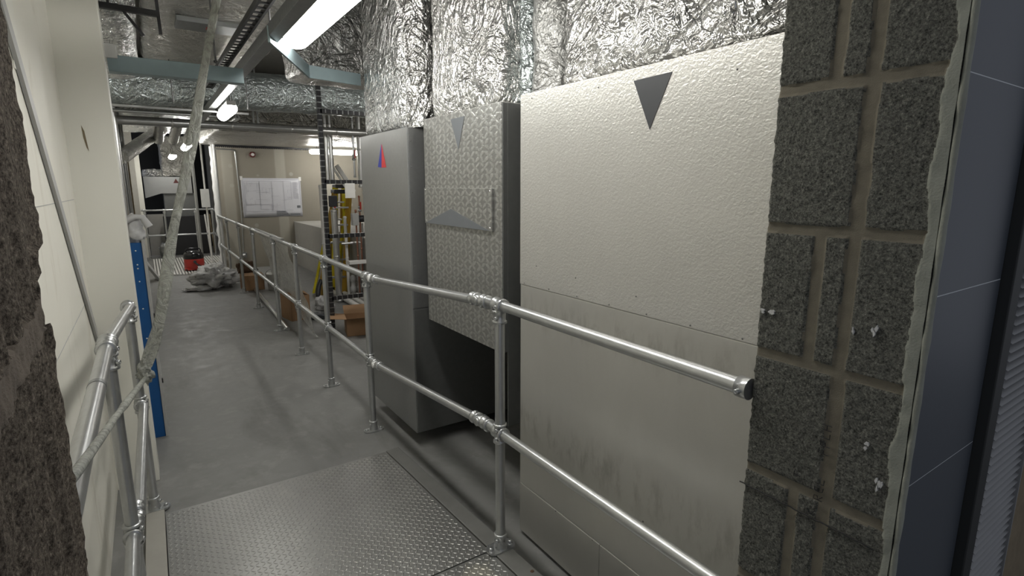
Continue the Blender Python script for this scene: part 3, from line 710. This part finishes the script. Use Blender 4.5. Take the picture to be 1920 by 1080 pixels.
# =====================================================================
#                              LIGHTS
# =====================================================================
def batten(x, y0, y1, z, l, wdt=.14, along='y', mat='lamp', z1=3.34):
    t_ = thing('batten_light', l, 'light', (x, (y0+y1)/2, z), 'batten lights over the corridor')
    prof = []
    hw = wdt/2
    for k in range(13):
        a = R(-35)+R(250)*k/12; prof.append((-math.cos(a)*hw, -math.sin(a)*.05))
    m = MB(); L = y1-y0
    ends = []
    secs = [(0, .45), (.01, .8), (.03, 1), (1-.03, 1), (1-.01, .8), (1, .45)]
    vs = []
    for (q, s) in secs:
        for (a, b) in prof: vs.append((a*s, y0+q*L, b*s))
    n_ = len(prof); fs = []
    for i in range(len(secs)-1):
        for j in range(n_-1): a = i*n_+j; fs.append((a, a+1, a+1+n_, a+n_))
    fs.append(tuple(range(n_))); fs.append(tuple(range(len(vs)-n_, len(vs)))[::-1])
    X = Matrix.Translation((x, 0, z))
    if along == 'x': X = Matrix.Translation((x, (y0+y1)/2, z)) @ Matrix.Rotation(R(90), 4, 'Z') @ Matrix.Translation((0, -(y0+y1)/2, 0))
    m.add(vs, fs, True, X=X); m.build('diffuser', M[mat], t_)
    MB().box(-hw*.72, hw*.72, y0-.01, y1+.01, .022, .06, X=X).build('housing', M['white_box'], t_, bevel=.005)
    if 1:
        m = MB()
        for q in (.12, .88):
            p_ = X @ Vector((0, y0+q*L, 0)); m.tube([(p_.x, p_.y, z+.05), (p_.x, p_.y, z1)], .004, 8)
        m.build('suspension_rod', M['rod'], t_)
    return t_
batten(.80, 1.06, 3.46, 2.50, 'large lit batten light nearest the camera', z1=2.81)
batten(.71, 5.5, 6.15, 2.36, 'small lit batten at the end of the trunking', .10, z1=2.81, mat='lamp_small')
batten(.71, 11.2, 12.2, 2.38, 'lit batten far down the corridor behind the strap', .13, z1=2.63, mat='lamp_small')
batten(.60, 14.3, 15.1, 2.33, 'farthest lit batten, smallest in view', .14, mat='lamp_small')
batten(3.42, 10.9, 12.1, 2.36, 'lit batten seen through the vertical pipes', .13, 'x', z1=2.48, mat='lamp_small')
batten(3.0, 4.7, 6.1, 2.5, 'added fill batten hidden behind the duct casings over the pipework bay', .14, mat='lamp_small')  # added unseen lamp, placed only to brighten the pipework bay

# =====================================================================
#                       THINGS ON THE LEFT
# =====================================================================
m = MB(); m.add([(x, y, z+dz) for x in (-.298, -.286) for (y, z) in ((2.1, 2.33), (3.53, .87)) for dz in (0, .085)], [(0,2,3,1),(4,5,7,6),(0,1,5,4),(2,6,7,3),(1,3,7,5),(0,4,6,2)]); tag(m.build('diagonal_strip', M['grey_plastic']), 'diagonal grey strip across the cream wall', 'conduit')  # thin flat grey bar running diagonally over the left wall
rk = thing('steel_upright', 'bright blue punched steel upright standing behind the cream pillar', 'upright', (-.08, 4.25, 0))
MB().box(-.13, -.052, 4.2, 4.26, 0, 1.33).build('front_plate', M['blue'], rk, bevel=.002)
MB().box(-.052, -.036, 4.19, 4.6, 0, 1.35).build('side_flange', M['grey_plastic'], rk, bevel=.002)
end_rivets(rk, [(-.088, z) for z in (1.28, 1.19, 1.165, 1.08, .9, .7)], 4.2, .005, 'cast_white')
for z in (.83, .72, .38): MB().box(-.036, -.028, 4.2, 4.22, z, z+.03).build('lug', M['black'], rk)
# crumpled wrap on top
wr = thing('paper_wrap', 'crumpled grey paper wrapped over the top of the blue upright', 'wrapping', (-.06, 4.25, 1.3))
def crumple(cx, cy, cz, rx, ry, rz_, amp, seed, nu=20, nv=28, zmin=None):
    m = MB()
    def fn(u, v):
        a = math.pi*(u-.5); b = 2*math.pi*v; p = Vector((math.cos(a)*math.cos(b), math.cos(a)*math.sin(b), math.sin(a)))
        n_ = noise.noise(p*2.3+Vector((seed, 0, 0)))+.5*noise.noise(p*6+Vector((0, seed, 0)))+.25*abs(noise.noise(p*13))
        k = 1+amp*n_; z = cz+p.z*rz_*k
        if zmin is not None: z = max(z, zmin+.002*abs(n_))
        return (cx+p.x*rx*k, cy+p.y*ry*k, z)
    m.grid(fn, nu, nv); return m
crumple(-.085, 4.26, 1.40, .055, .06, .085, .5, 2).build('paper', M['paper'], wr)
m = MB().tube([(-.14, 4.2, 1.46), (-.07, 4.2, 1.495), (-.03, 4.2, 1.49), (.0, 4.2, 1.43)], [.02, .018, .02, .024], 8); m.build('twisted_flap', M['paper'], wr)
# strap hanging from the ceiling tied to the left rail
m = MB()
P = [(.44, 3.32, 2.785), (.40, 3.3, 2.60), (.295, 3.25, 2.20), (.206, 3.2, 1.841), (.099, 3.18, 1.475), (.04, 3.16, 1.22), (-.0, 3.15, 1.049), (-.05, 3.14, .90), (-.088, 3.13, .80)]
def smoothp(P, k=5):
    P = [Vector(p) for p in P]; out = []
    for i in range(len(P)-1):
        a, b, c, d = P[max(i-1, 0)], P[i], P[i+1], P[min(i+2, len(P)-1)]
        for j in range(k):
            t_ = j/k; out.append(.5*((2*b)+(c-a)*t_+(2*a-5*b+4*c-d)*t_*t_+(3*b-a-3*c+d)*t_**3))
    return out+[P[-1]]
st = thing('plastic_strap', 'translucent pale plastic strap hanging from above and knotted at the left rail', 'strap', (0, 3.1, .8))
q = smoothp(P); L = len(q)
def strapfn(u, v):
    i = min(int(u*(L-1)), L-2); f = u*(L-1)-i; p = q[i].lerp(q[i+1], f); a = 2*math.pi*v; w_ = (.016+.016*u**.6)*(1+.12*math.sin(u*23)); tw = .3*math.sin(u*9)
    return (p.x+math.cos(a+tw)*w_, p.y+math.sin(a)*.006-math.cos(a)*.01, p.z+math.cos(a)*w_*.25)
m = MB().grid(strapfn, 60, 12); lab(m.build('hanging_length', M['strap'], st), 'wide hanging length')
crumple(-.093, 3.14, .775, .030, .03, .05, .6, 5).build('knot', M['strap'], st)
m = MB().tube(smoothp([(-.094, 3.1, .76), (-.098, 2.3, .965), (-.102, 1.5, 1.17), (-.106, .80, 1.345), (-.118, .71, 1.36)]), [.010]*10+[.007]*11, 8)
lab(m.build('tail', M['strap'], st), 'narrow taut tail')

# leaning boards, vertical pipes on the left wall far away
m = MB(); m.add([(-.22,11.2,.52),(.03,11.55,.0),(.03,11.9,.0),(-.22,11.6,.55),(-.20,11.18,.54),(.07,11.53,.02),(.07,11.88,.02),(-.2,11.58,.57)], [(0,1,2,3),(7,6,5,4),(0,4,5,1),(1,5,6,2),(2,6,7,3),(3,7,4,0)])
tag(m.build('leaning_board', M['grey_plastic']), 'grey board leaning at the foot of the far left wall', 'board')
for (x, y, r, mat, l) in ((-.20, 7.4, .03, 'clad_pipe', 'bright vertical pipe on the left wall behind the pillar'), (-.21, 8.6, .04, 'galv_dark', 'dark vertical pipe next to the bright one on the left wall'), (-.2, 9.6, .035, 'grey_plastic', 'grey vertical duct strip before the pale door frame')):
    pipe('wall_pipe', [(x, y, 0), (x, y, 2.6)], r, M[mat], l)
m = MB().box(-.29, -.16, 10.4, 10.5, 0, 2.3); tag(m.build('timber_post', M['osb']), 'brown timber post against the far left wall', 'post')

# =====================================================================
#                       FAR END OF THE CORRIDOR
# =====================================================================
gt = thing('floor_grating', 'pale ribbed grating on the floor under the red vacuum cleaner', 'grating', (.6, 13.5, 0))
m = MB(); n_ = 27
for i in range(n_): m.box(0.0+i*.05, .027+i*.05, 12.03, 14.85, .006, .028)
m.build('bars', M['white_pvc'], gt); MB().box(-.01, 1.34, 12.02, 14.86, 0, .007).build('tray', M['kerb'], gt)
vc = thing('vacuum_cleaner', 'red tub vacuum cleaner with a black lid on the pale grating', 'vacuum cleaner', (.68, 12.5, .028))
X = Matrix.Translation((.68, 12.5, .028))
MB().lathe([(0, .03), (.165, .03), (.18, .05), (.178, .2), (.168, .235), (0, .235)], 32, X=X).build('tub', M['red'], vc)
MB().lathe([(.176, .232), (.182, .25), (.178, .30), (.16, .345), (.11, .375), (.05, .385), (0, .386)], 32, X=X).build('lid', M['black_gloss'], vc)
MB().tube(smoothp([(.55, 12.45, .39), (.57, 12.45, .45), (.68, 12.45, .465), (.79, 12.45, .45), (.81, 12.45, .39)]), .012, 10).build('handle', M['black_gloss'], vc)
m = MB().tube([(.68, 12.33, .20), (.68, 12.27, .215)], .028, 16); m.build('hose_socket', M['black_gloss'], vc)
m = MB().tube(smoothp([(.68, 12.30, .20), (.72, 12.22, .16), (.80, 12.24, .10), (.87, 12.4, .05)]), .018, 10); m.build('hose', M['black_gloss'], vc)
m = MB().box(.50, .86, 12.34, 12.66, .028+.012, .028+.05); m.build('base', M['red'], vc, bevel=.01)
for (x, y) in ((.53, 12.36), (.83, 12.36), (.53, 12.64), (.83, 12.64)):
    MB().lathe([(0, -.012), (.022, -.012), (.026, 0), (.022, .012), (0, .012)], 14, X=X_((x, y, .055), (1, 0, 0))).build('wheel', M['black'], vc)
bg_ = thing('polythene_bag', 'crumpled grey polythene bag lying on the floor beside the rail', 'bag', (.8, 10.3, 0))
crumple(.86, 10.35, .15, .30, .36, .19, .55, 8, 30, 44, .003).build('bag_body', M['bagfilm'], bg_)
m = crumple(.62, 10.08, .03, .24, .12, .04, .6, 3, 14, 24, .003); lab(m.build('loose_flap', M['bagfilm'], bg_), 'flattened loose end')
m = crumple(.80, 10.6, .16, .22, .2, .17, .5, 11, 20, 28, .003); lab(m.build('dark_contents', M['grey_plastic'], bg_), 'darker grey contents')
# black screen
bs = thing('black_screen', 'large black panel standing behind the landing rail', 'panel', (.7, 15.7, 0))
MB().box(.30, 1.22, 15.62, 15.70, .02, .96).build('panel', M['black'], bs, bevel=.01); MB().box(.30, .36, 15.56, 15.62, 0, .96).build('foot', M['black'], bs)
o = crumple(.27, 15.35, .17, .13, .13, .17, .25, 4, zmin=.003).build('dust_sack', M['galv_dark']); tag(o, 'round grey sack on the floor left of the black panel', 'sack')
o = MB().box(-.02, .32, 15.9, 16.0, 0, 1.0).build('grey_sheet', M['plinth']); tag(o, 'grey upright sheet behind the round sack', 'panel')
fd = thing('far_duct_casing', 'distant pale duct casing with a small red triangle', 'duct casing', (.5, 16, .9))
m = MB(); m.add([(.0,16,1.39),(.33,16,1.50),(1.0,16,1.50),(1.0,16,1.90),(.0,16,1.90),(.0,16.8,1.39),(.33,16.8,1.50),(1.0,16.8,1.50),(1.0,16.8,1.90),(.0,16.8,1.90)],
    [(0,1,2,3,4),(9,8,7,6,5),(0,5,6,1),(1,6,7,2),(2,7,8,3),(3,8,9,4),(4,9,5,0)]); m.build('upper_body', M['sheet'], fd)
MB().box(.38, 1.1, 16.1, 16.8, .0, 1.495).build('lower_body', M['sheet_side'], fd)
m = MB().add([(.61,15.998,1.75),(.73,15.998,1.75),(.67,15.998,1.86),(.61,16,1.75),(.73,16,1.75),(.67,16,1.86)], [(0,1,2),(0,3,4,1),(1,4,5,2),(2,5,3,0)]); lab(m.build('marker_triangle', M['red_dark'], fd), 'red warning triangle')
o = foil_box('far_foil_duct', .40, 1.02, 16.05, 16.6, 1.9, 2.9, M['foil_dark'], amp=.03, s=5); tag(o, 'foil duct rising from the distant pale casing', 'duct')
o = foil_box('far_foil_duct', -.0, .42, 16.1, 16.6, 1.9, 2.08, M['foil_bright'], amp=.03, s=7); tag(o, 'low foil bundle on the left of the distant casing', 'duct')
o = MB().box(.965, 1.12, 13.1, 13.2, 1.24, 1.62).build('control_box', M['white_box'], bevel=.006); tag(o, 'pale control box at the edge of the back wall', 'control box')
m = MB().tube([(1.06, 13.25, 0), (1.06, 13.25, 2.6)], .018, 12); tag(m.build('wall_pipe', M['white_pvc']), 'pale vertical post holding the control box', 'pipe')
m = MB().tube([(.93, 14.0, 0), (.93, 14.0, 2.5)], .03, 12); tag(m.build('wall_pipe', M['galv']), 'grey vertical pipe left of the control box', 'pipe')
for i, x in enumerate((1.22, 1.32)):
    m = MB().tube([(x, 15.35+.1*i, 0), (x-.05, 15.35, 1.0)], .02, 10); tag(m.build('upright_tube', M['osb' if i else 'white_pvc']), ('brown' if i else 'pale')+' tube leaning behind the end of the landing rail', 'tube')

# back wall fittings
yb = 12.393
dr = thing('drawing_sheet', 'large printed construction drawing taped to the plasterboard wall', 'poster', (2.2, yb, 1.04))
def drw(u, v): return (1.64+u*1.165, yb-.006-.004*math.sin(u*7), 1.042+v*.80)
m = MB().grid(drw, 16, 8); m.f = [f for f in m.f]; m.build('sheet', M['drawing'], dr, solid=.0006)
m = MB().box(1.63, 1.68, yb-.0075, yb-.0065, 1.80, 1.88).box(2.77, 2.82, yb-.0125, yb-.0115, 1.79, 1.87); m.build('tape', M['white_pvc'], dr)
m = MB()
for r_ in range(5): m.box(2.28+.0, 2.28+.27-.02*r_, yb-.0125, yb-.0112, 1.065+.022*r_, 1.073+.022*r_)
m.box(2.56, 2.76, yb-.0125, yb-.0112, 1.07, 1.10); m.box(2.70, 2.77, yb-.0125, yb-.0112, 1.22, 1.27)
m.build('title_block', M['tri_grey'], dr)
m = MB(); random.seed(12); ys = (yb-.0122, yb-.0112)
def hl(x0, x1, z, t_=.003): m.box(x0, x1, *ys, z, z+t_)
def vl(x, z0, z1, t_=.003): m.box(x, x+t_, *ys, z0, z1)
for (x0, x1, z0, z1) in ((1.67, 2.78, 1.06, 1.82), (1.70, 1.98, 1.30, 1.78), (1.98, 2.22, 1.20, 1.78), (2.22, 2.45, 1.15, 1.78), (2.45, 2.60, 1.4, 1.78), (1.70, 2.2, 1.16, 1.30)):
    hl(x0, x1, z0); hl(x0, x1, z1); vl(x0, z0, z1); vl(x1, z0, z1)
for i in range(46):
    x = random.uniform(1.70, 2.55); z = random.uniform(1.14, 1.74); L = random.uniform(.03, .2)
    if i % 2: hl(x, min(2.62, x+L), z, .002)
    else: vl(x, z, min(1.79, z+L*.7), .002)
for i in range(14): hl(2.64, 2.64+random.uniform(.05, .12), 1.75-i*.025, .004)
lab(m.build('printed_lines', M['line_grey'], dr), 'fine grey printed plan lines')
al = thing('alarm_sounder', 'round red alarm sounder high on the plasterboard wall', 'alarm', (1.90, yb, 2.31))
MB().lathe([(.058, 0), (.058, .03), (.05, .05), (.03, .055), (0, .05)], 24, X=X_((1.904, yb, 2.311), (0, -1, 0))).build('body', M['red_dark'], al)
MB().lathe([(.034, .052), (.026, .060), (0, .062)], 20, X=X_((1.904, yb, 2.311), (0, -1, 0))).build('lens', M['white_pvc'], al)
m = MB().tube(smoothp([(1.24, yb-.02, 2.40), (1.50, yb-.02, 2.395), (1.575, yb-.02, 2.37), (1.585, yb-.02, 2.28), (1.60, yb-.02, 1.2), (1.575, yb-.02, .33)]), .011, 10)
tag(m.build('wall_conduit', M['galv']), 'grey conduit turning down the plasterboard wall', 'conduit')
cbx = thing('socket_box', 'small metal socket box low on the plasterboard wall', 'socket', (1.58, yb, .27))
MB().box(1.53, 1.63, yb-.05, yb, .22, .33).build('back_box', M['galv_dark'], cbx, bevel=.004); MB().lathe([(.03, 0), (.03, .01), (0, .012)], 16, X=X_((1.58, yb-.05, .275), (0, -1, 0))).build('cover', M['screw'], cbx)
m = MB()
m.box(1.2, 3.4, 12.2, 12.24, 2.44, 2.475)
for i in range(60): m.box(1.22+i*.036, 1.235+i*.036, 12.195, 12.245, 2.425, 2.44)
tag(m.build('cable_tray', M['black']), 'dark perforated tray along the top of the plasterboard wall', 'cable tray')
m = MB().tube([(1.19, 12.1, 0), (1.19, 12.1, 2.5)], .022, 12); tag(m.build('wall_pipe', M['grey_plastic']), 'tall grey pipe at the left end of the plasterboard wall', 'pipe')

# polythene sheet draped over the rail
def drape(u, v):
    # u along y (6.1..8.0), v down
    y = 6.15+u*1.75; top = 1.125; s = v*1.12
    sag = .04*n3(u*3, v*3, 1, 1.0)
    x = XR+.045+s*.22+.035*n3(u*2, v*2, 3, 2.0)+.012*n3(u, v, 7, 9)
    z = top-s*.93-.10*(1-math.sin(math.pi*min(1, u*1.05)))*(.25+v)
    if v < .04: x = XR+.0-.03+v*1.8; z = top+.012
    return (x, y+.12*v*(u-.5)+.02*n3(u, v, 5, 6), max(z, .02)+sag*.3)
m = MB().grid(drape, 50, 40); tag(m.build('polythene_sheet', M['film']), 'clear crinkled polythene sheet hanging from the guard rail', 'sheet')

# cardboard boxes
def cbox(cx, cy, w_, dp, h, rot, label, open_=True, z0=0.001):
    t_ = thing('cardboard_box', label, 'box', (cx, cy, z0), 'cardboard boxes behind the guard rail')
    X = Matrix.Translation((cx, cy, z0)) @ Matrix.Rotation(rot, 4, 'Z'); th = .005
    m = MB(); a, b = w_/2, dp/2
    m.box(-a, a, -b, b, 0, th, X=X); m.box(-a, -a+th, -b, b, 0, h, X=X); m.box(a-th, a, -b, b, 0, h, X=X); m.box(-a, a, -b, -b+th, 0, h, X=X); m.box(-a, a, b-th, b, 0, h, X=X)
    m.build('carton', M['card'], t_)
    fl = [((-a, -b), (-a, b), (-1, 0)), ((a, -b), (a, b), (1, 0)), ((-a, b), (a, b), (0, 1)), ((-a, -b), (a, -b), (0, -1))]
    for i, (p, q_, n_) in enumerate(fl):
        if not open_: n_ = (-n_[0], -n_[1]); lift = .01+.02*(i % 2)
        else: lift = (.02, -.06, .07, .04)[i]
        l_ = dp*.48 if i > 1 else w_*.45
        if not open_: l_ = b if i > 1 else a*.5
        m = MB(); vs = [(p[0], p[1], h), (q_[0], q_[1], h), (q_[0]+n_[0]*l_, q_[1]+n_[1]*l_, h+lift), (p[0]+n_[0]*l_, p[1]+n_[1]*l_, h+lift)]
        m.add(vs+[(x, y, z+.004) for x, y, z in vs], [(0,1,2,3),(7,6,5,4),(0,4,5,1),(1,5,6,2),(2,6,7,3),(3,7,4,0)], X=X); m.build('flap', M['card'], t_)
    return t_
cbox(1.97, 6.08, .40, .30, .20, R(-12), 'low open cardboard box beside the slotted steel upright')
cbox(1.47, 7.25, .24, .34, .31, R(10), 'tall closed cardboard box under the polythene sheet', False)
cbox(1.33, 9.75, .30, .30, .24, R(5), 'small reddish brown cardboard box by the far rail posts', False)
o = MB().box(1.35, 1.58, 9.55, 9.8, .25, .262).build('manual', M['tri_blue']); 
bpy.data.objects.remove(o)
bk = thing('white_bucket', 'white plastic tub beside the small far cardboard box', 'bucket', (1.62, 9.5, 0))
MB().lathe([(0, .0), (.09, .0), (.115, .26), (.12, .26), (.12, .275), (.108, .275), (.085, .01), (0, .01)], 28, X=Matrix.Translation((1.62, 9.5, .001))).build('tub', M['white_pvc'], bk)
MB().tube(smoothp([(1.5, 9.5, .26), (1.52, 9.42, .33), (1.62, 9.38, .36), (1.72, 9.42, .33), (1.74, 9.5, .26)]), .005, 8).build('handle', M['galv_dark'], bk)
o = crumple(1.30, 9.95, .33, .14, .12, .12, .5, 21, 18, 24).build('brown_bag', M['brown']); tag(o, 'dark brown crumpled bag on the far cardboard box', 'bag')
m = MB().tube([(1.335, 9.56, .024), (1.24, 6.62, .024)], .024, 14); m.lathe([(.02, 0), (.02, .001)], 14, X=X_((1.24, 6.615, .024), (0, -1, 0)))
tag(m.build('loose_tube', M['clad_pipe']), 'loose metal tube lying on the floor along the guard rail', 'tube')
o = crumple(1.72, 7.05, .035, .16, .10, .045, .5, 31, 16, 24, .003).build('rag', M['tri_dark']); tag(o, 'dark blue rag on the floor right of the tall box', 'rag')
o = crumple(1.93, 7.6, .07, .11, .22, .09, .5, 33, 16, 24, .003).build('polythene_scrap', M['bagfilm']); tag(o, 'small polythene scrap on the floor by the ladder foot', 'scrap')

# slotted steel frame
sf = thing('slotted_frame', 'dark slotted steel support frame carrying the pipework', 'frame', (1.75, 6.2, 0))
def slotted(m, a, b, w_=.041, vertical=True):
    a = Vector(a); b = Vector(b); L = (b-a).length; X = X_(a, b-a)
    m.box(-w_/2, -w_/2+.004, -w_/2, w_/2, 0, L, X=X, mi=0); m.box(-w_/2, w_/2, w_/2-.004, w_/2, 0, L, X=X, mi=0); m.box(w_/2-.004, w_/2, -w_/2, w_/2, 0, L, X=X, mi=0)
    n_ = int(L/.06)
    for i in range(n_):
        z = (i+.5)*L/n_; m.box(-w_/2-.0015, w_/2+.0015, -w_/2-.0015, w_/2+.0015, z-.025, z+.025, X=X, mi=1)
m = MB(); slotted(m, (1.65, 6.2, .008), (1.65, 6.2, 2.75)); m.build('upright', [M['galv_dark'], M['black']], sf)
m = MB().box(1.60, 1.70, 6.15, 6.25, 0, .009); m.build('base_plate', M['galv'], sf)
m = MB(); slotted(m, (2.42, 6.2, .008), (2.42, 6.2, 2.75)); m.build('upright', [M['galv_dark'], M['black']], sf)
for z, l in ((2.48, 1), (1.73, 1), (1.13, 1), (.42, 0)):
    m = MB(); slotted(m, (1.65, 6.2, z), (2.45, 6.2, z)); m.build('cross_bar', [M['galv_dark'], M['black']], sf)
# vertical service pipes: (x, y, z0, z1, r, mat, label)
VP = [(2.19, 8.0, 1.72, 3.345, .032, 'clad_pipe', 'clad pipe, left of the bright twin pipes by the far batten light'),
      (2.27, 8.05, 1.74, 3.345, .030, 'clad_pipe', 'clad pipe, right of the bright twin pipes by the far batten light'),
      (2.64, 7.9, 1.66, 2.74, .040, 'clad_pipe', 'tall bright clad pipe next to the plain grey casing'),
      (2.50, 7.75, 1.8, 3.345, .014, 'galv', 'thin pipe carrying the red lever valve beside the far batten light'),
      (2.13, 8.1, .01, 1.70, .050, 'white_pvc', 'wide pale pipe below the perforated bar'),
      (2.22, 7.9, .01, 1.35, .045, 'clad_pipe', 'shiny capped pipe in front of the yellow ladder'),
      (2.60, 7.9, .01, 1.15, .030, 'clad_pipe', 'bright pipe running down to the white shelf edge'),
      (2.50, 7.8, .01, 1.35, .012, 'copper', 'thin copper pipe right of the ladder'),
      (2.56, 7.8, .01, 1.55, .012, 'copper', 'second thin copper pipe beside the casing'),
      (2.40, 8.0, .01, 1.25, .022, 'white_pvc', 'slim pale pipe between ladder and copper pipes')]
for (x, y, z0, z1, r, mat, l) in VP:
    m = MB().tube([(x, y, z0), (x, y, z1)], r, 18)
    for z in (z0+.02, (z0+z1)/2, z1-.02): m.lathe([(r+.001, -.012), (r+.005, -.006), (r+.005, .006), (r+.001, .012)], 18, X=Matrix.Translation((x, y, z)))
    tag(m.build('vertical_pipe', M[mat]), l, 'pipe')
m = MB(); bar(m, (2.38, 8.2, 1.98), (2.62, 8.2, 1.60), .07, .05); bar(m, (2.33, 8.2, 1.95), (2.50, 8.2, 1.66), .03, .03)
tag(m.build('sloping_pipe', M['white_pvc']), 'sloping bright pipe behind the perforated bar', 'pipe')
def valve(x, y, z, l, d=(0, -1, 0)):
    t_ = thing('valve', l, 'valve', (x, y, z))
    MB().lathe([(.02, -.04), (.026, -.036), (.026, -.02), (.018, -.012), (.018, .012), (.026, .02), (.026, .036), (.02, .04)], 14, X=Matrix.Translation((x, y, z))).build('body', M['galv'], t_)
    m = MB().tube([(x, y, z), (x, y-.05, z)], .008, 10); bar(m, (x, y-.05, z-.01), (x, y-.055, z+.10), .02, .008); lab(m.build('lever', M['red'], t_), 'red lever')
valve(2.50, 7.75, 2.08, 'red lever valve level with the far batten light')
valve(2.655, 7.85, 1.62, 'red lever valve against the plain grey casing')
valve(2.22, 7.89, 1.39, 'red lever valve below the perforated bar on the left')
valve(2.56, 7.80, 1.36, 'red lever valve above the black pump')
pm = thing('pump', 'small black and grey pump among the pipes', 'pump', (2.52, 7.7, 1.2))
MB().lathe([(.03, -.06), (.05, -.05), (.05, .05), (.03, .06), (0, .06)], 18, X=X_((2.56, 7.745, 1.22), (1, 0, 0))).build('motor', M['black'], pm)
MB().box(2.42, 2.51, 7.69, 7.79, 1.13, 1.3).build('housing', M['grey_plastic'], pm, bevel=.006)
o = MB().box(1.68, 1.76, 6.10, 6.17, 1.46, 1.58).build('black_actuator', M['black'], bevel=.006); tag(o, 'small black box mounted on the slotted upright', 'box')
o = MB().box(1.87, 1.98, 6.155, 6.175, 1.55, 1.715).build('white_tag', M['white_pvc'], bevel=.003); tag(o, 'small white label plate above the yellow ladder', 'sign')
o = MB().box(2.28, 2.92, 7.5, 7.62, .60, .645).build('shelf_edge', M['white_pvc'], bevel=.003); tag(o, 'bright white horizontal channel behind the guard rail post', 'channel')
m = MB().tube([(2.30, 7.9, .86), (2.9, 7.9, .86)], .018, 12); tag(m.build('service_pipe', M['clad_pipe']), 'thin horizontal pipe crossing in front of the ladders', 'pipe')
# pipes along the floor
for i, (x0, l) in enumerate(((2.30, 'left'), (2.42, 'middle'), (2.53, 'right'))):
    m = MB().tube([(x0, 6.4, .045), (x0, 9.0-.3*i, .045)], .036, 14)
    for k in range(3): m.lathe([(.037, -.01), (.041, 0), (.037, .01)], 14, X=X_((x0, 6.8+k*.8, .045), (0, 1, 0)))
    tag(m.build('floor_pipe', M['white_pvc']), '%s of three pale pipes lying along the floor' % {'left': 'leftmost', 'middle': 'middle', 'right': 'rightmost'}[l], 'pipe')
for i, x in enumerate((2.44, 2.54)):
    m = MB().lathe([(.03, 0), (.035, .05), (.05, .06), (.05, .12), (.035, .13), (.03, .2), (.045, .21), (.045, .27), (.02, .3), (0, .3)], 16, X=Matrix.Translation((x, 7.9, .085)))
    tag(m.build('pipe_fitting', M['grey_plastic']), ('left' if not i else 'right')+' pale bulbous fitting standing on the floor pipes', 'fitting')

# yellow ladders
def ladder(label, x0, x1, yf, ybk, zt, mat, mat2, lean=0.05, nr=5):
    t_ = thing('step_ladder', label, 'ladder', ((x0+x1)/2, (yf+ybk)/2, 0), 'yellow step ladders')
    xm = (x0+x1)/2; dx = (x1-x0)/2; ym = (yf+ybk)/2
    for s in (-1, 1):
        m = MB(); bar(m, (xm+s*dx, yf, .03), (xm+s*dx*.6+lean, ym-.04, zt), .085, .04); o = m.build('front_rail', M[mat], t_, bevel=.004)
        f = MB(); bar(f, (xm+s*dx, yf-.005, 0), (xm+s*dx, yf, .06), .08, .045); lab(f.build('foot', M['black'], o), 'black rubber foot')
        m = MB(); bar(m, (xm+s*dx*.95, ybk, .02), (xm+s*dx*.55+lean, ym+.04, zt-.04), .075, .035); m.build('rear_rail', M[mat2], t_, bevel=.004)
    m = MB().box(xm-dx*.7+lean, xm+dx*.7+lean, ym-.1, ym+.1, zt-.01, zt+.05); lab(m.build('top_cap', M['black'], t_, bevel=.01), 'black top cap')
    for i in range(nr):
        q_ = (i+1)/(nr+1); y = yf+(ym-.04-yf)*q_; z = .03+zt*q_; hw = dx*(1-.4*q_); m = MB().box(xm-hw+lean*q_, xm+hw+lean*q_, y-.03, y+.05, z, z+.025); m.build('tread', M['galv'], t_)
ladder('yellow step ladder on the left with splayed legs beside the slotted upright', 2.05, 2.42, 8.3, 8.72, 1.58, 'yellow_dark', 'yellow', .28)
ladder('yellow step ladder standing further right against the pipes', 2.42, 2.66, 8.85, 9.2, 1.66, 'yellow', 'yellow_dark', .10)
m = MB().tube(smoothp([(2.05, 8.2, .30), (2.0, 8.15, .22), (1.97, 8.1, .1), (1.99, 8.1, .02)]), .035, 10); tag(m.build('black_hose', M['black']), 'black flexible hose by the ladder foot', 'hose')
